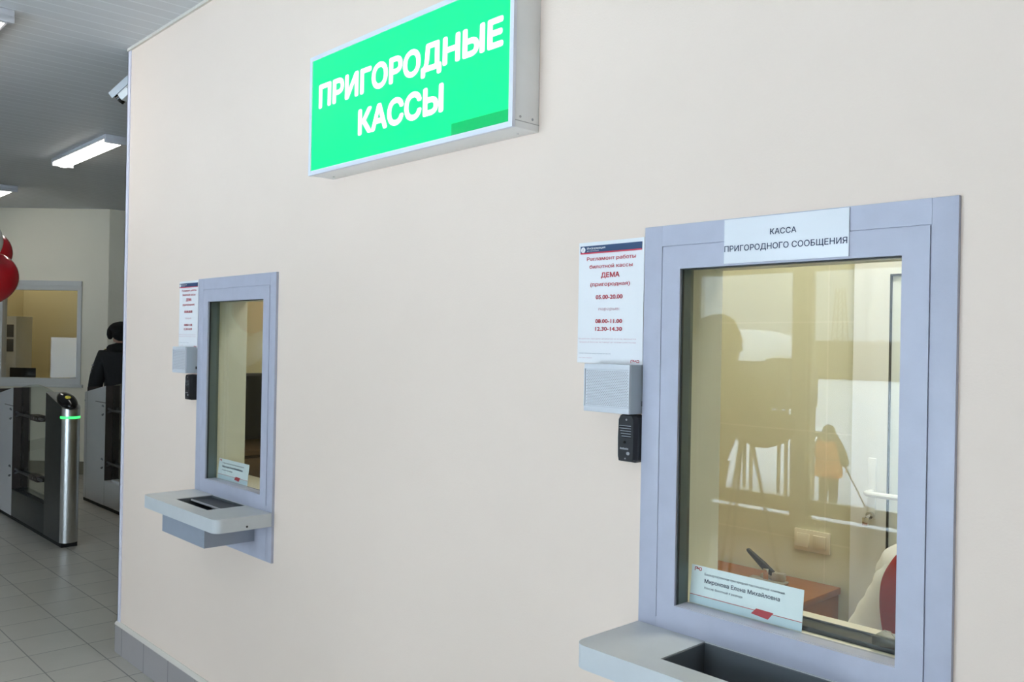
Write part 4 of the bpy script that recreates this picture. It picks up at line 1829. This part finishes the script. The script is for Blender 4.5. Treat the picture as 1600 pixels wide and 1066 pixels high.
# ------------------------------------------------------------------ cameraman and tripod, behind the photographer, mirrored in the near glass
t = thing('person', 'person in a bulky dark hooded coat mirrored in the nearer ticket window', 'person', (-2.98, -2.5, 0), math.radians(28))
J = dict(STAND)
J = {k: (v[0], v[1], v[2] * 1.03) for k, v in J.items()}
J.update(hir=(-.10, 0, .94), hil=(.10, 0, .94))
J.update(elr=(-.30, -.10, 1.20), wrr=(-.16, -.36, 1.32), ell=(.30, -.10, 1.18), wrl=(.17, -.34, 1.22), headc=(0, -.05, 1.655), skull=(0, -.04, 1.63), tor=(-.125, -.15, .035), tol=(.125, -.15, .035))
for k_, v_ in list(J.items()):                        # leaning over the camera
    lean = {'pelvis': .04, 'belly': .10}.get(k_, .21 if v_[2] > 1.12 else 0)
    J[k_] = (v_[0] + .88 * lean, v_[1] - .47 * lean, v_[2])
figure(t, J, head_pitch=.15, palms=((1, 0, 0), (-1, 0, 0)), curl=.8)
garment(t, 'coat', J, UPPER + ['hir', 'hil'], 'coat_dk', .075, {'pelvis': 1.25, 'belly': 1.2, 'chest': 1.1, 'hir': 1.0, 'hil': 1.0, 'wrr': .7, 'wrl': .7, 'elr': 1.1, 'ell': 1.1})
garment(t, 'trousers', J, LEGS, 'trous', .035)
boots(t, J)
b = BM()
ell(b, (0, .0, 1.685), (.135, .145, .14), None, 24, 16)
ell(b, (0, .06, 1.55), (.19, .15, .11), None, 20, 12)
for v in b.verts:
    if v.co.y < -.075:
        v.co.y = -.075
    v.co += Vector((.88 * .21, -.47 * .21, 0))
obj('hood', b, 'coat_dk', t, smooth=180)

t = thing('tripod', 'tripod with thin legs mirrored at the left of the nearer ticket glass', 'tripod', (-2.88, -2.98, 0))
for k in range(3):
    a = math.radians(200 + 120 * k)
    b = BM()
    tube(b, [(.03 * math.cos(a), .03 * math.sin(a), 1.12), (.15 * math.cos(a), .15 * math.sin(a), .55), (.27 * math.cos(a), .27 * math.sin(a), .012)], [.012, .010, .008], 8)
    ell(b, (.27 * math.cos(a), .27 * math.sin(a), .012), (.018, .018, .012), None, 10, 8)
    obj('leg', b, 'black', t)
b = BM()
cone(b, (0, 0, 1.06), (0, 0, 1.2), .045, .035, 16)
bx(b, -.05, .05, -.04, .04, 1.2, 1.245, .006)
obj('head', b, 'black', t)
t = thing('video_camera', 'black video camera on the tripod before the person in the hooded coat', 'video camera', (-2.88, -2.98, 1.245), math.radians(-75))
b = BM()
bx(b, -.17, .13, -.05, .05, .0, .15, .015)
obj('body', b, 'black', t)
b = BM()
cone(b, (.13, 0, .08), (.24, 0, .08), .045, .055, 20)
obj('lens', b, 'black', t)
b = BM()
tube(b, [(-.12, 0, .145), (-.10, 0, .21), (.06, 0, .21), (.09, 0, .145)], .014, 8)
obj('handle', b, 'black', t)
b = BM()
bx(b, -.20, -.06, .05, .085, .09, .14, .01)
obj('viewfinder', b, 'black', t)

# ------------------------------------------------------------------ outdoors, mirrored in the ticket glass
def zg(y):
    return -1.70 + max(0, -15.5 - y) * .033


b = BM()
nx, ny = 60, 50
gv = []
for j in range(ny + 1):
    y = YB - .13 - (j / ny) ** 1.8 * 130
    row = []
    for i in range(nx + 1):
        x = -110 + 150 * i / nx
        h = noise.noise(Vector((x * .12, y * .2, 3))) * .14 if y < -7 else 0
        row.append(b.verts.new((x, y, zg(y) + h)))
    gv.append(row)
for j in range(ny):
    for i in range(nx):
        b.faces.new((gv[j][i], gv[j + 1][i], gv[j + 1][i + 1], gv[j][i + 1]))
g = obj('snow_field', b, 'snow', smooth=180)
g['kind'] = 'structure'
b = BM()
bx(b, -110, 40, YB - .4, YB - .13, -2.6, -.12)
struct('wall_plinth', b, 'fence')
b = BM()
bx(b, -100, -12, -55.4, -55, -1.2, 2.2)
for k in range(30):
    x = -100 + k * 3
    bx(b, x, x + .35, -55.0, -54.9, -1.2, 2.3)
o = obj('boundary_fence', b, 'fence')
tag(o, 'long dark boundary fence beyond the snow, mirrored in the nearer window', 'fence')
t = thing('lattice_mast', 'tall lattice mast above the fence, faintly mirrored in the nearer window', 'mast', (-28.6, -57, -.5))
b = BM()
for sx in (-1, 1):
    for sy in (-1, 1):
        tube(b, [(sx * .55, sy * .55, 0), (sx * .22, sy * .22, 6.4)], .05, 6)
for k in range(8):
    z0, z1 = k * .8, (k + 1) * .8
    w0, w1 = .55 - .33 * z0 / 6.4, .55 - .33 * z1 / 6.4
    for sy in (-1, 1):
        tube(b, [(-w0, sy * w0, z0), (w1, sy * w1, z1)], .03, 5)
        tube(b, [(sy * w0, -w0, z0), (sy * w1, w1, z1)], .03, 5)
obj('tower', b, 'mast', t)

t = thing('shed', 'dark shed on posts heaped with snow outside, mirrored beside the hooded person', 'shed', (-10.9, -16.2, zg(-16)))
b = BM()
bx(b, -1.4, 1.35, -.7, .7, 2.0, 3.1, .03)
for k in range(5):
    bx(b, -1.3 + k * .6, -1.24 + k * .6, .7, .74, 2.0, 3.1)
obj('body', b, 'wagon', t)
b = BM()
ell(b, (0, 0, 3.08), (1.48, .82, .66), None, 32, 18)
for v in b.verts:
    v.co.z = max(v.co.z, 3.06)
    v.co += Vector(noise.noise_vector(v.co * 1.6)) * .06
obj('snow_cap', b, 'snow', t, smooth=180)
for sx in (-1.3, -.45, .45, 1.3):
    for sy in (-.6, .6):
        b = BM()
        bx(b, sx - .03, sx + .03, sy - .03, sy + .03, -.2, 2.0)
        obj('leg', b, 'wagon', t)
b = BM()
bx(b, -1.5, 1.5, -.75, .75, 1.36, 1.45, .02)
obj('crossbeam', b, 'wagon', t)

# worker in the snow
t = thing('person', 'person in orange vest and hood out in the snow, mirrored in the nearer window', 'person', (-8.58, -15.5, zg(-15.5)), 0)
J = dict(STAND)
J.update(ell=(.31, .0, 1.15), wrl=(.34, -.06, .92), wrr=(-.2, -.25, 1.02), elr=(-.27, -.02, 1.14))
figure(t, J, palms=((1, 0, 0), (-1, 0, 0)), curl=.9)
garment(t, 'jacket', J, UPPER + ['hir', 'hil'], 'coat_gr', .052, {'pelvis': 1.2, 'belly': 1.15, 'hir': 1.0, 'hil': 1.0})
garment(t, 'trousers', J, LEGS, 'trous', .045, {'pelvis': .9})
boots(t, J)
b = BM()
ell(b, (0, .01, 1.62), (.135, .135, .155), None, 24, 16)
ell(b, (0, .03, 1.50), (.22, .16, .14), None, 20, 12)
for v in b.verts:
    if v.co.y < -.08:
        v.co.y = -.08
obj('hood', b, 'coat_gr', t, smooth=180)
b = BM()
vs = []
for z, rx, ry in ((.70, .285, .225), (.85, .275, .225), (1.06, .262, .215), (1.085, .262, .215), (1.25, .262, .215), (1.40, .245, .19), (1.46, .19, .15)):
    vs.append([b.verts.new((rx * math.copysign(abs(math.cos(2 * PI * k / 32)) ** .7, math.cos(2 * PI * k / 32)), ry * math.sin(2 * PI * k / 32), z)) for k in range(32)])
for i, (p, q) in enumerate(zip(vs, vs[1:])):
    for k in range(32):
        j = (k + 1) % 32
        f = b.faces.new((p[k], p[j], q[j], q[k]))
        f.material_index = 1 if i == 2 else 0
bmesh.ops.solidify(b, geom=b.faces[:], thickness=.008)
obj('vest', b, ['orange', 'coat_gr'], t, smooth=60)
t = thing('shovel', 'long handled shovel held by the person in the orange vest', 'shovel', (-8.24, -15.58, zg(-15.5) + .90))
b = BM()
tube(b, [(-.06, 0, .10), (.46, 0, -.82)], .018, 8)
obj('shaft', b, 'wagon', t)
b = BM()
q = BM()
bx(q, -.15, .15, -.008, .008, -.16, .06, .006)
merge(b, q, Matrix.Translation((.50, 0, -.78)) @ Matrix.Rotation(.5, 4, 'Z'))
obj('blade', b, 'mast', t)
